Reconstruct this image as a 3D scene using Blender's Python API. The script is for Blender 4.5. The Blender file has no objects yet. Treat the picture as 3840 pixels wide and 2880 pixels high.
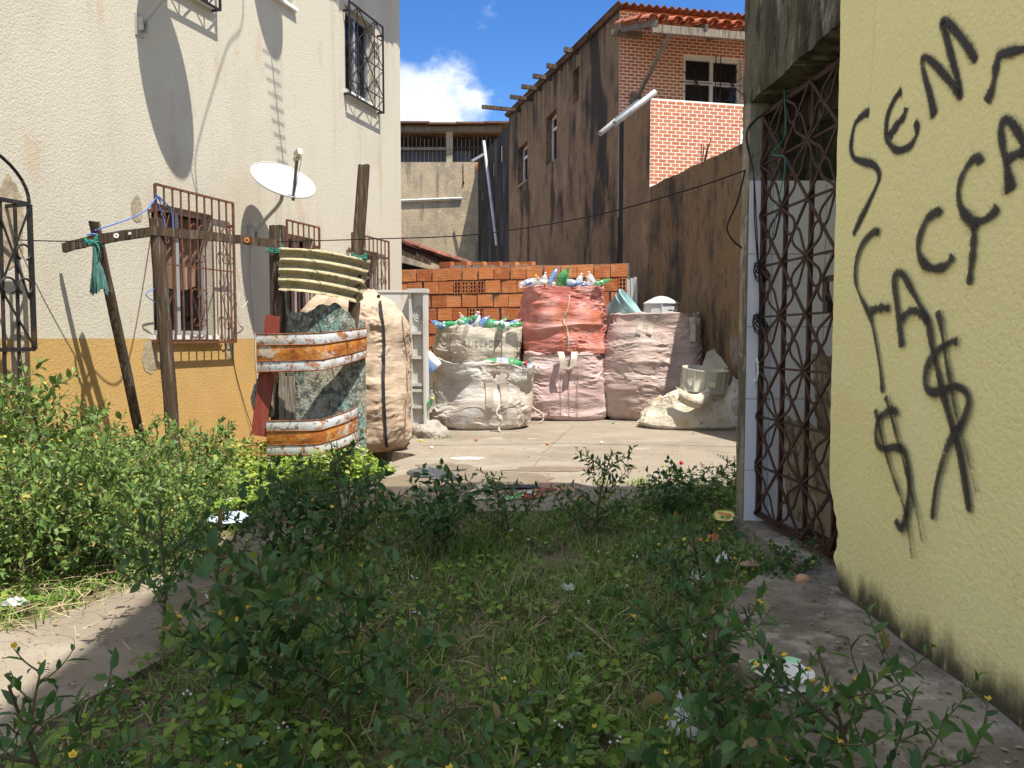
import bpy, math, random
import numpy as np
from mathutils import Vector, Matrix
from mathutils.bvhtree import BVHTree

sc = bpy.context.scene
col = sc.collection
PI = math.pi
# ------------------------------------------------------------------ camera, sky, sun, exposure
cam = bpy.data.cameras.new('camera'); camo = bpy.data.objects.new('camera', cam); col.objects.link(camo)
cam.sensor_width = 36; cam.lens = 27.05; cam.clip_end = 2000; cam.clip_start = .05
camo.location = (0, 0, 1.2); camo.rotation_euler = (math.radians(90 - 3.39), 0, 0)
sc.camera = camo
SUN = Vector((.30, -.33, 1.0)).normalized()          # towards the sun
EL = math.asin(SUN.z); AZ = math.atan2(SUN.x, SUN.y)
w = bpy.data.worlds.new('World'); sc.world = w; w.use_nodes = True
nt = w.node_tree; nt.nodes.clear()
def wn(t, **k):
    n = nt.nodes.new(t)
    for a, b in k.items(): setattr(n, a, b)
    return n
sky = wn('ShaderNodeTexSky', sky_type='NISHITA', sun_disc=False, sun_elevation=EL, sun_rotation=AZ, altitude=0, air_density=1.0, dust_density=.3, ozone_density=1.5)
hs = wn('ShaderNodeHueSaturation'); hs.inputs['Hue'].default_value = .507; hs.inputs['Saturation'].default_value = 1.22; hs.inputs['Value'].default_value = .215
gm = wn('ShaderNodeGamma'); gm.inputs[1].default_value = 1.25
nt.links.new(sky.outputs[0], gm.inputs[0]); nt.links.new(gm.outputs[0], hs.inputs['Color'])
tc = wn('ShaderNodeTexCoord'); mp = wn('ShaderNodeMapping'); mp.inputs['Scale'].default_value = (1, 1, 1.5); mp.inputs['Location'].default_value = (.37, .12, .0)
nt.links.new(tc.outputs['Generated'], mp.inputs[0])
nz = wn('ShaderNodeTexNoise'); nz.inputs['Scale'].default_value = 7.0; nz.inputs['Detail'].default_value = 9; nz.inputs['Roughness'].default_value = .55
nt.links.new(mp.outputs[0], nz.inputs['Vector'])
sep = wn('ShaderNodeSeparateXYZ'); nt.links.new(tc.outputs['Generated'], sep.inputs[0])
mr = wn('ShaderNodeMapRange'); mr.inputs['From Min'].default_value = .285; mr.inputs['From Max'].default_value = .36
mr.inputs['To Min'].default_value = .125; mr.inputs['To Max'].default_value = -.12
nt.links.new(sep.outputs['Z'], mr.inputs[0])
ad = wn('ShaderNodeMath', operation='ADD'); mr2 = wn('ShaderNodeMapRange'); mr2.inputs['From Min'].default_value = .46; mr2.inputs['From Max'].default_value = .6; mr2.inputs['To Max'].default_value = .31; nt.links.new(sep.outputs['Z'], mr2.inputs[0])  # mr2: extra cloud cover in the unseen upper sky, added to fill the shade
ad0 = wn('ShaderNodeMath', operation='ADD'); nt.links.new(mr.outputs[0], ad0.inputs[0]); nt.links.new(mr2.outputs[0], ad0.inputs[1])
nt.links.new(nz.outputs[0], ad.inputs[0]); nt.links.new(ad0.outputs[0], ad.inputs[1])
cr = wn('ShaderNodeMapRange', interpolation_type='SMOOTHSTEP'); cr.inputs['From Min'].default_value = .52; cr.inputs['From Max'].default_value = .68
cr.inputs['To Max'].default_value = .92
nt.links.new(ad.outputs[0], cr.inputs[0])
nz2 = wn('ShaderNodeTexNoise'); nz2.inputs['Scale'].default_value = 9.0; nz2.inputs['Detail'].default_value = 5
nt.links.new(mp.outputs[0], nz2.inputs['Vector'])
cc = wn('ShaderNodeValToRGB'); cc.color_ramp.elements[0].position = .35; cc.color_ramp.elements[1].position = .65
cc.color_ramp.elements[0].color = (1.0, 1.15, 1.45, 1); cc.color_ramp.elements[1].color = (2.1, 2.17, 2.3, 1)
nt.links.new(nz2.outputs[0], cc.inputs[0])
mx = wn('ShaderNodeMix', data_type='RGBA')
nt.links.new(cr.outputs[0], mx.inputs[0]); nt.links.new(hs.outputs[0], mx.inputs[6]); nt.links.new(cc.outputs[0], mx.inputs[7])
bg = wn('ShaderNodeBackground'); bg.inputs[1].default_value = .15
nt.links.new(mx.outputs[2], bg.inputs[0])
wo = wn('ShaderNodeOutputWorld'); nt.links.new(bg.outputs[0], wo.inputs[0])
sl = bpy.data.lights.new('sun', 'SUN'); sl.energy = 2.0; sl.angle = math.radians(.5); sl.color = (1, .945, .84)
slo = bpy.data.objects.new('sun', sl); col.objects.link(slo)
slo.rotation_euler = SUN.to_track_quat('Z', 'Y').to_euler(); slo.location = (3, -3, 20)
sc.view_settings.view_transform = 'Standard'; sc.view_settings.look = 'None'
sc.view_settings.exposure = 2.15; sc.view_settings.gamma = 1
sc.cycles.max_bounces = 6; sc.cycles.diffuse_bounces = 4; sc.cycles.glossy_bounces = 2; sc.cycles.transmission_bounces = 2; sc.cycles.transparent_max_bounces = 6

# ------------------------------------------------------------------ numeric helpers
rng = np.random.default_rng(7); random.seed(7)
_perm = np.random.default_rng(3).permutation(256); _perm = np.concatenate([_perm, _perm, _perm])
_gr = np.random.default_rng(5).normal(size=(256, 3)); _gr /= np.linalg.norm(_gr, axis=1)[:, None]
def pn(p):
    p = np.asarray(p, float); i = np.floor(p).astype(int); f = p - i; i &= 255
    u = f * f * f * (f * (f * 6 - 15) + 10); r = 0
    for dx in (0, 1):
        wx = u[..., 0] if dx else 1 - u[..., 0]
        for dy in (0, 1):
            wy = u[..., 1] if dy else 1 - u[..., 1]
            for dz in (0, 1):
                wz = u[..., 2] if dz else 1 - u[..., 2]
                h = _perm[_perm[_perm[(i[..., 0] + dx) & 255] + ((i[..., 1] + dy) & 255)] + ((i[..., 2] + dz) & 255)]
                g = _gr[h]; d = f - np.array([dx, dy, dz])
                r = r + wx * wy * wz * (g * d).sum(-1)
    return r * 1.6
def fbm(p, o=4):
    s = 0; a = 1.
    p = np.asarray(p, float)
    for k in range(o): s = s + a * pn(p + 17.3 * k); p = p * 2.03; a *= .5
    return s
def A(*x): return np.array(x, float)
def unit(v): v = np.asarray(v, float); return v / (np.linalg.norm(v, axis=-1, keepdims=True) + 1e-12)
def smooth(path, n):
    P = np.array(path, float)
    if len(P) < 3: 
        t = np.linspace(0, 1, n)[:, None]; return P[0] * (1 - t) + P[-1] * t
    out = []; m = len(P) - 1
    for t in np.linspace(0, m, n):
        i = min(int(t), m - 1); u = t - i
        p0 = P[max(i - 1, 0)]; p1 = P[i]; p2 = P[i + 1]; p3 = P[min(i + 2, m)]
        out.append(.5 * ((2 * p1) + (-p0 + p2) * u + (2 * p0 - 5 * p1 + 4 * p2 - p3) * u * u + (-p0 + 3 * p1 - 3 * p2 + p3) * u ** 3))
    return np.array(out)

class MB:
    def __init__(s): s.v = []; s.f = []; s.uv = None
    def add(s, v, f):
        o = len(s.v); s.v.extend([tuple(map(float, p)) for p in v]); s.f.extend([tuple(i + o for i in q) for q in f]); return s
    def quad(s, a, b, c, d): return s.add([a, b, c, d], [(0, 1, 2, 3)])
    def box(s, o, x, y, z):
        o, x, y, z = map(lambda q: np.array(q, float), (o, x, y, z))
        v = [o, o + x, o + x + y, o + y, o + z, o + x + z, o + x + y + z, o + y + z]
        f = [(0, 3, 2, 1), (4, 5, 6, 7), (0, 1, 5, 4), (1, 2, 6, 5), (2, 3, 7, 6), (3, 0, 4, 7)]
        if np.dot(np.cross(x, y), z) < 0: f = [q[::-1] for q in f]
        return s.add(v, f)
    def cbox(s, c, x, y, z):
        c, x, y, z = map(lambda q: np.array(q, float), (c, x, y, z)); return s.box(c - (x + y + z) / 2, x, y, z)
    def beam(s, a, b, wid, hei, up=(0, 0, 1)):
        a, b = A(*a), A(*b); d = unit(b - a); sd = np.cross(d, up)
        sd = unit(sd) if np.linalg.norm(sd) > 1e-3 else A(1, 0, 0); u = np.cross(sd, d)
        return s.box(a - sd * wid / 2 - u * hei / 2, b - a, sd * wid, u * hei)
    def tube(s, path, r, n=8, cap=True):
        P = np.array(path, float); m = len(P); R = np.full(m, r) if np.isscalar(r) else np.array(r, float)
        T = np.gradient(P, axis=0); T = unit(T)
        up = A(0, 0, 1) if abs(T[0][2]) < .9 else A(1, 0, 0)
        a = unit(np.cross(T[0], up)); V = []
        for i in range(m):
            a = unit(a - T[i] * np.dot(a, T[i])); b = np.cross(T[i], a)
            for k in range(n):
                t = 2 * PI * k / n; V.append(P[i] + (a * math.cos(t) + b * math.sin(t)) * R[i])
        F = [(i * n + k, i * n + (k + 1) % n, (i + 1) * n + (k + 1) % n, (i + 1) * n + k) for i in range(m - 1) for k in range(n)]
        if cap: F += [tuple(range(n))[::-1], tuple((m - 1) * n + k for k in range(n))]
        return s.add(V, F)
    def grid(s, G, closed=False):
        G = np.asarray(G, float); a, b = G.shape[:2]
        V = G.reshape(-1, 3); F = [(i * b + j, i * b + (j + 1) % b, (i + 1) * b + (j + 1) % b, (i + 1) * b + j) for i in range(a - 1) for j in range(b if closed else b - 1)]
        return s.add(V, F)
    def lathe(s, prof, n, org, ax=(0, 0, 1), ex=None):
        ax = unit(A(*ax)); e = A(1, 0, 0) if abs(ax[0]) < .9 else A(0, 1, 0)
        if ex is not None: e = A(*ex)
        a = unit(np.cross(ax, e)); b = np.cross(ax, a); org = A(*org)
        G = np.array([[org + ax * h + (a * math.cos(2 * PI * k / n) + b * math.sin(2 * PI * k / n)) * r for k in range(n)] for r, h in prof])
        return s.grid(G, True)
    def mesh(s, name, sm=False):
        m = bpy.data.meshes.new(name); m.from_pydata(s.v, [], s.f); m.update()
        if sm: m.polygons.foreach_set('use_smooth', [True] * len(m.polygons))
        return m

def npmesh(name, V, F, attr=None, sm=False):
    """V (n,3), F list of arrays (m,k)"""
    m = bpy.data.meshes.new(name); V = np.asarray(V, np.float32)
    m.vertices.add(len(V)); m.vertices.foreach_set('co', V.ravel())
    nl = sum(f.size for f in F); npoly = sum(len(f) for f in F)
    m.loops.add(nl); m.polygons.add(npoly)
    m.loops.foreach_set('vertex_index', np.concatenate([f.ravel() for f in F]).astype(np.int32))
    tot = np.concatenate([np.full(len(f), f.shape[1]) for f in F]); st = np.concatenate([[0], np.cumsum(tot)[:-1]])
    m.polygons.foreach_set('loop_start', st.astype(np.int32))
    try: m.polygons.foreach_set('loop_total', tot.astype(np.int32))
    except Exception: pass
    if sm: m.polygons.foreach_set('use_smooth', [True] * npoly)
    if attr is not None:
        a = m.attributes.new('lv', 'FLOAT', 'POINT'); a.data.foreach_set('value', np.asarray(attr, np.float32))
    m.update(); m.validate(); return m

def link(name, mesh, m=None):
    o = bpy.data.objects.new(name, mesh); col.objects.link(o)
    if mesh is not None and m is not None and len(mesh.materials) == 0: mesh.materials.append(m)
    return o
def tag(o, label, cat=None, group=None, kind=None):
    o['label'] = label
    if cat: o['category'] = cat
    if group: o['group'] = group
    if kind: o['kind'] = kind
    return o
def thing(name, loc, label, cat, group=None, rz=0):
    e = bpy.data.objects.new(name, None); col.objects.link(e); e.location = loc; e.rotation_euler = (0, 0, rz); e.empty_display_size = .1
    return tag(e, label, cat, group)
def part(name, mb, m, par, sm=False, label=None):
    """mesh given in world coordinates, hung under par (an unrotated chain)"""
    me = mb.mesh(name, sm) if isinstance(mb, MB) else mb
    o = link(name, me, m)
    if par is not None:
        o.parent = par; q = par; off = Vector((0, 0, 0))
        while q is not None: off += q.location; q = q.parent
        o.location = -off
    if label: o['label'] = label
    return o
def solo(name, mb, m, label, cat, group=None, sm=False, kind=None):
    """one-mesh thing given in world coordinates; origin moved to its base"""
    me = mb.mesh(name, sm) if isinstance(mb, MB) else mb
    n = len(me.vertices); c = np.empty(n * 3, np.float32); me.vertices.foreach_get('co', c); c = c.reshape(-1, 3)
    b = A((c[:, 0].min() + c[:, 0].max()) / 2, (c[:, 1].min() + c[:, 1].max()) / 2, c[:, 2].min())
    me.vertices.foreach_set('co', (c - b.astype(np.float32)).ravel()); me.update()
    o = link(name, me, m); o.location = b
    return tag(o, label, cat, group, kind)
def copy_tree(o, parent=None):
    c = o.copy(); col.objects.link(c); c.parent = parent
    for ch in o.children: copy_tree(ch, c)
    return c

# ------------------------------------------------------------------ materials
SUNLIT_TRIM = dict(beige_stucco=.80, courtyard_concrete=.82, cement_render=.85, tan_woven_bag=.78, cream_woven_bag=.80, white_woven_bag=.82, red_stained_woven_bag=.90, pink_woven_bag=.80, dusty_pink_woven_bag=.86, yellowed_canvas=.82, cream_webbing=.8,
            hollow_brick_clay=.95, white_pointing=1.0, brick_tile_red=1.08, white_enamel_rusting=.84, orange_rust_stripe=.85, dirty_pvc=.8, dish_white=.64, pale_blue_plastic=.82, grey_plastic_tub=.85, cream_plastic_tub=.82, terracotta_tile=.9, red_painted_plank=.95)   # base colours of sunlit materials scaled, so raised exposure lifts the shade
def M(name, base, layers=(), rough=.8, bump=(), metal=0, spec=.3, rnd=None, attr=None, transl=0, alpha=1, transm=0, coat=0, zc=None, rl=None):
    """layers: (colour, scale, (sx,sy,sz), lo, hi, amount[, zlo, zhi]) noise-masked stains in world space; rl: roughness where first layer shows"""
    kf = SUNLIT_TRIM.get(name, 1.0); sc3 = lambda c: tuple(x * kf for x in c)
    base = sc3(base); layers = [(sc3(l[0]), *l[1:]) for l in layers]; rnd = sc3(rnd) if rnd else None; zc = (sc3(zc[0]), zc[1]) if zc else None
    m = bpy.data.materials.new(name); m.use_nodes = True; t = m.node_tree; t.nodes.clear()
    def n(ty, **k):
        x = t.nodes.new(ty)
        for a, b in k.items(): setattr(x, a, b)
        return x
    L = t.links.new
    geo = n('ShaderNodeNewGeometry'); pos = geo.outputs['Position']
    sep = n('ShaderNodeSeparateXYZ'); L(pos, sep.inputs[0])
    def noise(scale, st, det=6, ro=.6):
        mp = n('ShaderNodeMapping'); mp.inputs['Scale'].default_value = st; L(pos, mp.inputs[0])
        z = n('ShaderNodeTexNoise'); z.inputs['Scale'].default_value = scale; z.inputs['Detail'].default_value = det; z.inputs['Roughness'].default_value = ro
        L(mp.outputs[0], z.inputs['Vector'])
        return math_('MULTIPLY_ADD', z.outputs[0], 1.75, -.375)
    def rng_(v, a, b, c=0., d=1.):
        r = n('ShaderNodeMapRange', interpolation_type='SMOOTHSTEP')
        L(v, r.inputs[0]); r.inputs[1].default_value = a; r.inputs[2].default_value = b; r.inputs[3].default_value = c; r.inputs[4].default_value = d; return r.outputs[0]
    def math_(op, *ab):
        q = n('ShaderNodeMath', operation=op)
        for i, x in enumerate(ab):
            if isinstance(x, (int, float)): q.inputs[i].default_value = x
            else: L(x, q.inputs[i])
        return q.outputs[0]
    def mix(f, a, b):
        q = n('ShaderNodeMix', data_type='RGBA')
        if isinstance(f, (int, float)): q.inputs[0].default_value = f
        else: L(f, q.inputs[0])
        for i, x in ((6, a), (7, b)):
            if isinstance(x, tuple): q.inputs[i].default_value = (*x, 1)
            else: L(x, q.inputs[i])
        return q.outputs[2]
    c = base
    if rnd:
        oi = n('ShaderNodeObjectInfo'); c = mix(math_('MULTIPLY', oi.outputs['Random'], 1.0), base, rnd)
    if attr:
        at = n('ShaderNodeAttribute', attribute_name='lv'); rp = n('ShaderNodeValToRGB'); L(at.outputs['Fac'], rp.inputs[0])
        els = rp.color_ramp.elements
        while len(els) < len(attr): els.new(.5)
        for e, (p_, cc_) in zip(els, attr): e.position = p_; e.color = (*cc_, 1)
        c = rp.outputs[0]
    fac0 = None
    for l in layers:
        f = rng_(noise(l[1], l[2]), l[3], l[4], 0, l[5])
        if len(l) > 6: f = math_('MULTIPLY', f, rng_(math_('ADD', sep.outputs['Z'], math_('MULTIPLY', math_('SUBTRACT', noise(9, (1, 1, .35)), .5), max(.5 * abs(l[7] - l[6]), .14))), l[6], l[7]))
        if fac0 is None: fac0 = f
        c = mix(f, c, l[0])
    if zc:                                  # painted band below a height
        (zcol, zh) = zc
        q = math_('ADD', sep.outputs['Z'], math_('MULTIPLY', math_('SUBTRACT', noise(30, (1, 1, 1)), .5), .012))
        c = mix(math_('LESS_THAN', q, zh), c, mix(rng_(noise(1.6, (1, 1, .6)), .3, .8), zcol, tuple(x * .86 for x in zcol)))
    p = n('ShaderNodeBsdfPrincipled')
    if isinstance(c, tuple): p.inputs['Base Color'].default_value = (*c, 1)
    else: L(c, p.inputs['Base Color'])
    p.inputs['Roughness'].default_value = rough; p.inputs['Metallic'].default_value = metal
    if rl is not None and fac0 is not None: L(rng_(fac0, 0, 1, rough, rl), p.inputs['Roughness'])
    p.inputs['Specular IOR Level'].default_value = spec; p.inputs['Alpha'].default_value = alpha
    p.inputs['Transmission Weight'].default_value = transm; p.inputs['Coat Weight'].default_value = coat
    nrm = None
    for (s_, st, dist, strength) in bump:
        b = n('ShaderNodeBump'); b.inputs['Strength'].default_value = strength; b.inputs['Distance'].default_value = dist
        L(noise(s_, st, 4, .55), b.inputs['Height'])
        if nrm is not None: L(nrm, b.inputs['Normal'])
        nrm = b.outputs[0]
    if nrm is not None: L(nrm, p.inputs['Normal'])
    out = n('ShaderNodeOutputMaterial'); sh = p.outputs[0]
    if transl:
        tr = n('ShaderNodeBsdfTranslucent')
        if isinstance(c, tuple): tr.inputs[0].default_value = (*c, 1)
        else: L(c, tr.inputs[0])
        ms = n('ShaderNodeMixShader'); ms.inputs[0].default_value = transl; L(sh, ms.inputs[1]); L(tr.outputs[0], ms.inputs[2]); sh = ms.outputs[0]
    L(sh, out.inputs[0]); return m

I1 = (1, 1, 1)
STUC = [(48, I1, .006, .5), (120, I1, .003, .4)]
m_beige = M('beige_stucco', (.68, .625, .505), [((.60, .55, .45), 1.1, (1, 1, .5), .45, .7, .55), ((.55, .50, .40), 2.2, (1.5, 1.5, .13), .56, .82, .6), ((.60, .40, .25), 3.1, (1, 1, .3), .68, .78, .35), ((.74, .68, .55), 22, I1, .5, .8, .4)], rough=.9, bump=STUC, zc=((.66, .42, .155), 1.2))
m_yellow = M('yellow_stucco', (.915, .85, .42), [((.84, .755, .33), .8, I1, .45, .8, .6), ((.93, .89, .52), 1.7, (1, 1, .7), .6, .85, .6), ((.74, .66, .30), 5, (2, 2, .2), .70, .95, .5), ((.90, .85, .50), 30, I1, .5, .75, .45), ((.58, .34, .10), 3.0, (1.8, 1.8, .3), .68, .95, .7, .62, .02), ((.050, .046, .033), 13, (1.5, 1.5, .5), -.05, .40, .96, .21, .05), ((.10, .12, .05), 11, I1, .6, .8, .45, .26, .02)], rough=.88, bump=[(44, I1, .007, .55), (110, I1, .003, .4)])
m_dark = M('stained_render', (.265, .17, .092), [((.165, .105, .06), 1.7, (1, 1, .6), .45, .75, .75), ((.37, .245, .14), 1.3, (1, 1, .5), .55, .8, .65), ((.055, .043, .034), 22, (1.2, 1.2, .28), .52, .80, .6), ((.024, .021, .018), .75, (1.3, 1.3, .5), .52, .72, .9), ((.016, .014, .012), 1.8, (2.4, 2.4, .16), .30, .75, .95, 5.9, 7.8), ((.014, .012, .011), 1.3, (1.6, 1.6, .3), .35, .75, .95, 3.3, 1.2)], rough=.95, bump=[(22, (1, 1, .5), .008, .6)])
m_yard = M('blotched_yard_wall', (.17, .112, .058), [((.03, .026, .022), 1.3, (1.2, 1.2, .5), .45, .75, .9), ((.26, .27, .30), 2.4, (1.4, 1.4, .5), .62, .85, .6, 2.6, 1.2), ((.28, .18, .075), 5, (1, 1, .5), .65, .85, .55), ((.05, .045, .04), 8, (1.2, 1.2, .5), .52, .8, .7)], rough=.95, bump=[(16, (1, 1, .7), .01, .6)])
m_black = M('black_mould_wall', (.035, .034, .034), [((.16, .16, .16), 3, (1.6, 1.6, .14), .56, .78, .7), ((.012, .012, .012), 2, (1, 1, .3), .45, .65, .7)], rough=.95, bump=[(12, I1, .02, .6)])
m_cement = M('cement_render', (.50, .40, .265), [((.31, .27, .20), 1.1, (1, 1, .6), .42, .66, .75), ((.58, .46, .30), 2.6, I1, .52, .72, .7), ((.14, .13, .105), 2.3, (1.5, 1, .2), .58, .8, .6)], rough=.92, bump=[(14, I1, .015, .5)])
m_lintel = M('mouldy_concrete', (.12, .112, .075), [((.04, .04, .025), 3, (1.5, 1.5, .25), .42, .62, .85), ((.30, .28, .23), 4.2, (1, 1.4, .4), .56, .72, .75), ((.02, .02, .016), 7, (1.3, 1.3, .4), .52, .72, .8), ((.20, .21, .10), 6, (1.3, 1.3, .2), .6, .75, .5)], rough=.95, bump=[(22, I1, .02, .7), (70, I1, .006, .5)])
m_jamb = M('mouldy_jamb', (.27, .245, .18), [((.09, .085, .06), 4, (2, 2, .3), .45, .64, .85), ((.42, .39, .32), 7, I1, .58, .72, .6)], rough=.95, bump=[(26, I1, .015, .7)])
m_conc = M('courtyard_concrete', (.295, .25, .195), [((.20, .165, .12), 1.0, I1, .45, .75, .6), ((.36, .32, .26), 2.1, (.6, 1.4, 1), .52, .72, .6), ((.25, .20, .15), 14, I1, .5, .8, .5), ((.16, .125, .09), 55, I1, .62, .85, .6), ((.20, .155, .11), .7, I1, .5, .9, .5), ((.44, .41, .355), 1.7, I1, .74, .82, .6)], rough=.85, bump=[(35, I1, .006, .5), (3, I1, .02, .3)])
m_step = M('weathered_step_concrete', (.27, .24, .20), [((.14, .12, .098), 2.3, I1, .38, .68, .85), ((.44, .41, .36), 5, I1, .55, .8, .7), ((.10, .095, .078), 28, I1, .58, .85, .6), ((.12, .12, .06), 7, I1, .6, .75, .5)], rough=.95, bump=[(40, I1, .012, .8), (9, I1, .02, .5)])
m_soil = M('soil', (.20, .15, .10), [((.12, .09, .055), 3, I1, .4, .65, .8), ((.25, .2, .14), 12, I1, .55, .75, .6)], rough=1, bump=[(25, I1, .03, .8)])
m_mortar = M('grey_mortar', (.24, .21, .175), [((.10, .09, .075), 11, I1, .5, .7, .7)], rough=.95, bump=[(40, I1, .02, .9)])
m_hbrick = M('hollow_brick_clay', (.66, .25, .09), [((.70, .34, .15), 5, I1, .5, .8, .6), ((.24, .15, .08), 2.2, I1, .66, .85, .75), ((.55, .42, .33), 7, I1, .72, .86, .6), ((.50, .16, .05), 9, (1, 1, 3), .6, .85, .5)], rough=.85, rnd=(.44, .13, .045), bump=[(30, (.12, .12, 2.4), .006, .7)])
m_fmort = M('white_pointing', (.88, .82, .72), rough=.9)
m_fbrick = M('brick_tile_red', (.46, .15, .07), [((.38, .11, .05), 6, I1, .45, .7, .6)], rough=.55, rnd=(.54, .20, .095))
m_white = M('white_paint', (.74, .74, .72), [((.6, .58, .53), 5, I1, .5, .75, .4)], rough=.5)
m_alu = M('aluminium', (.62, .63, .64), [((.45, .45, .45), 8, (1, 1, .2), .5, .8, .5)], rough=.4, metal=.6)
m_tile = M('white_glazed_tile', (.80, .79, .80), [((.70, .69, .69), 3, I1, .5, .8, .4)], rough=.18, spec=.5)
m_grout = M('tile_grout', (.13, .12, .11), rough=.9)
m_gate = M('rusty_brown_iron', (.055, .028, .021), [((.12, .05, .027), 14, I1, .55, .8, .7), ((.03, .018, .014), 30, I1, .5, .7, .7)], rough=.65, metal=.1, bump=[(80, I1, .004, .6)])
m_rustbar = M('rusty_painted_iron', (.15, .062, .036), [((.25, .105, .05), 9, I1, .55, .8, .7), ((.10, .04, .025), 20, I1, .5, .72, .7)], rough=.75, bump=[(90, I1, .003, .5)])
m_blackiron = M('black_iron', (.022, .02, .02), [((.09, .05, .035), 9, I1, .6, .75, .6)], rough=.55)
m_wood = M('weathered_dark_wood', (.085, .055, .035), [((.17, .125, .09), 7, (3, 3, .3), .5, .72, .8), ((.03, .022, .016), 9, (4, 4, .25), .48, .7, .8), ((.27, .23, .19), 12, (3, 3, .2), .64, .78, .7)], rough=.92, bump=[(16, (4, 4, .2), .015, .9)])
m_gwood = M('grey_weathered_wood', (.25, .21, .165), [((.11, .09, .07), 8, (3, 3, .3), .48, .7, .8), ((.36, .32, .27), 12, (3, 3, .25), .58, .75, .6)], rough=.92, bump=[(18, (4, 4, .25), .012, .9)])
m_redwood = M('red_painted_plank', (.23, .045, .03), [((.30, .08, .055), 6, (2, 2, .4), .5, .75, .6), ((.12, .03, .022), 18, (2, 2, .3), .6, .75, .6)], rough=.6, bump=[(30, (3, 3, .3), .006, .5)])
m_asb = M('mossy_asbestos', (.39, .34, .21), [((.25, .21, .115), 5, (1, 1, 1.6), .5, .8, .75), ((.47, .42, .30), 12, I1, .55, .72, .6), ((.08, .075, .045), 18, I1, .62, .75, .6)], rough=.95, bump=[(30, I1, .012, .7)])
m_osb = M('green_black_chipboard', (.20, .22, .185), [((.10, .26, .22), 2.6, I1, .48, .68, .75), ((.33, .29, .225), 2.4, I1, .46, .66, .75), ((.07, .07, .062), 18, (1, 1, .8), .46, .62, .8), ((.42, .40, .36), 34, (1, 1, .6), .54, .68, .75)], rough=.95, bump=[(45, I1, .008, .7)])
m_enamel = M('white_enamel_rusting', (.70, .72, .74), [((.54, .40, .24), 3, I1, .42, .75, .55), ((.42, .15, .035), 7, (1, 1, 1.4), .54, .72, .9), ((.22, .07, .03), 22, I1, .58, .75, .85)], rough=.35, spec=.4, bump=[(20, I1, .006, .4)])
m_orange = M('orange_rust_stripe', (.55, .20, .035), [((.33, .10, .022), 7, (1, 1, 1.5), .38, .62, .85), ((.60, .33, .13), 11, I1, .5, .7, .75), ((.66, .60, .52), 3.8, (1, 1, 1.6), .56, .72, .8), ((.15, .05, .02), 30, I1, .66, .75, .8)], rough=.6, bump=[(30, I1, .006, .5)])
m_rustedge = M('dark_rust', (.24, .085, .03), [((.10, .04, .02), 20, I1, .45, .7, .8)], rough=.85, bump=[(50, I1, .01, .8)])
m_tilered = M('terracotta_tile', (.50, .165, .07), [((.62, .28, .14), 6, I1, .5, .72, .6), ((.25, .09, .05), 4, I1, .55, .75, .5)], rough=.75, rnd=(.44, .13, .06), bump=[(30, I1, .008, .4)])
m_tileold = M('old_roof_tile', (.22, .085, .055), [((.09, .05, .045), 7, I1, .45, .65, .8), ((.38, .15, .09), 6, I1, .58, .72, .6)], rough=.85, rnd=(.16, .07, .05), bump=[(30, I1, .01, .5)])
m_corr = M('brown_corrugated_roof', (.17, .085, .05), [((.28, .15, .09), 3, I1, .5, .72, .6), ((.07, .05, .04), 6, I1, .5, .7, .6)], rough=.85)
m_pvc = M('dirty_pvc', (.70, .71, .71), [((.42, .42, .41), 4, I1, .5, .75, .6)], rough=.45)
m_dish = M('dish_white', (.72, .74, .76), [((.48, .48, .47), 7, I1, .58, .72, .6), ((.62, .63, .65), 2, I1, .5, .7, .5)], rough=.4)
m_dgrey = M('dish_bracket_grey', (.42, .41, .39), [((.25, .2, .16), 12, I1, .6, .75, .5)], rough=.5)
m_dback = M('dish_arm_brown', (.16, .14, .12), [((.28, .25, .22), 14, I1, .5, .7, .5)], rough=.5, metal=.3)
m_lnb = M('lnb_cream', (.55, .50, .38), [((.38, .34, .26), 20, I1, .5, .7, .6)], rough=.6)
m_room = M('dim_interior', (.06, .055, .05), rough=.95)
m_glass = M('window_glass', (.03, .035, .04), rough=.06, spec=.6, alpha=.36)
m_curt = M('brown_curtain', (.50, .28, .17), [((.66, .47, .35), 2.4, (1, 1, .6), .45, .62, .7), ((.30, .14, .08), 16, (3, 3, .25), .5, .7, .5)], rough=.95)
m_wire = M('black_cable', (.012, .011, .012), rough=.5)
m_wcable = M('white_cable', (.55, .53, .48), rough=.6)
m_blue = M('blue_cord', (.06, .17, .55), rough=.6)
m_teal = M('teal_rag', (.075, .19, .165), [((.17, .34, .29), 16, (1, 1, .2), .45, .75, .8), ((.012, .03, .03), 17, (1, 1, .25), .5, .75, .85)], rough=.85, transl=.2)
m_tealc = M('teal_cord', (.02, .22, .17), rough=.6)
WR = [(7, (.45, .45, 1.6), .018, .5), (24, (.45, .45, 1.5), .006, .5), (120, I1, .002, .3)]
m_bagtan = M('tan_woven_bag', (.60, .46, .34), [((.48, .35, .24), 2.2, I1, .45, .7, .7), ((.70, .58, .46), 6, (1, 1, 2), .52, .72, .6), ((.42, .28, .16), 2, I1, .5, .66, .8, .5, -.1)], rough=.75, bump=WR, transl=.08)
m_baggrey = M('cream_woven_bag', (.58, .53, .44), [((.45, .40, .32), 2.2, I1, .45, .7, .6), ((.68, .64, .56), 5, (1, 1, 2), .52, .72, .6)], rough=.75, bump=WR, transl=.08)
m_bagwhite = M('white_woven_bag', (.70, .66, .61), [((.58, .49, .41), 2.4, I1, .45, .68, .8), ((.50, .38, .27), 3, I1, .5, .68, .75, .55, .02), ((.78, .76, .73), 5, (1, 1, 2), .55, .72, .6)], rough=.7, bump=WR, transl=.08)
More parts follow.
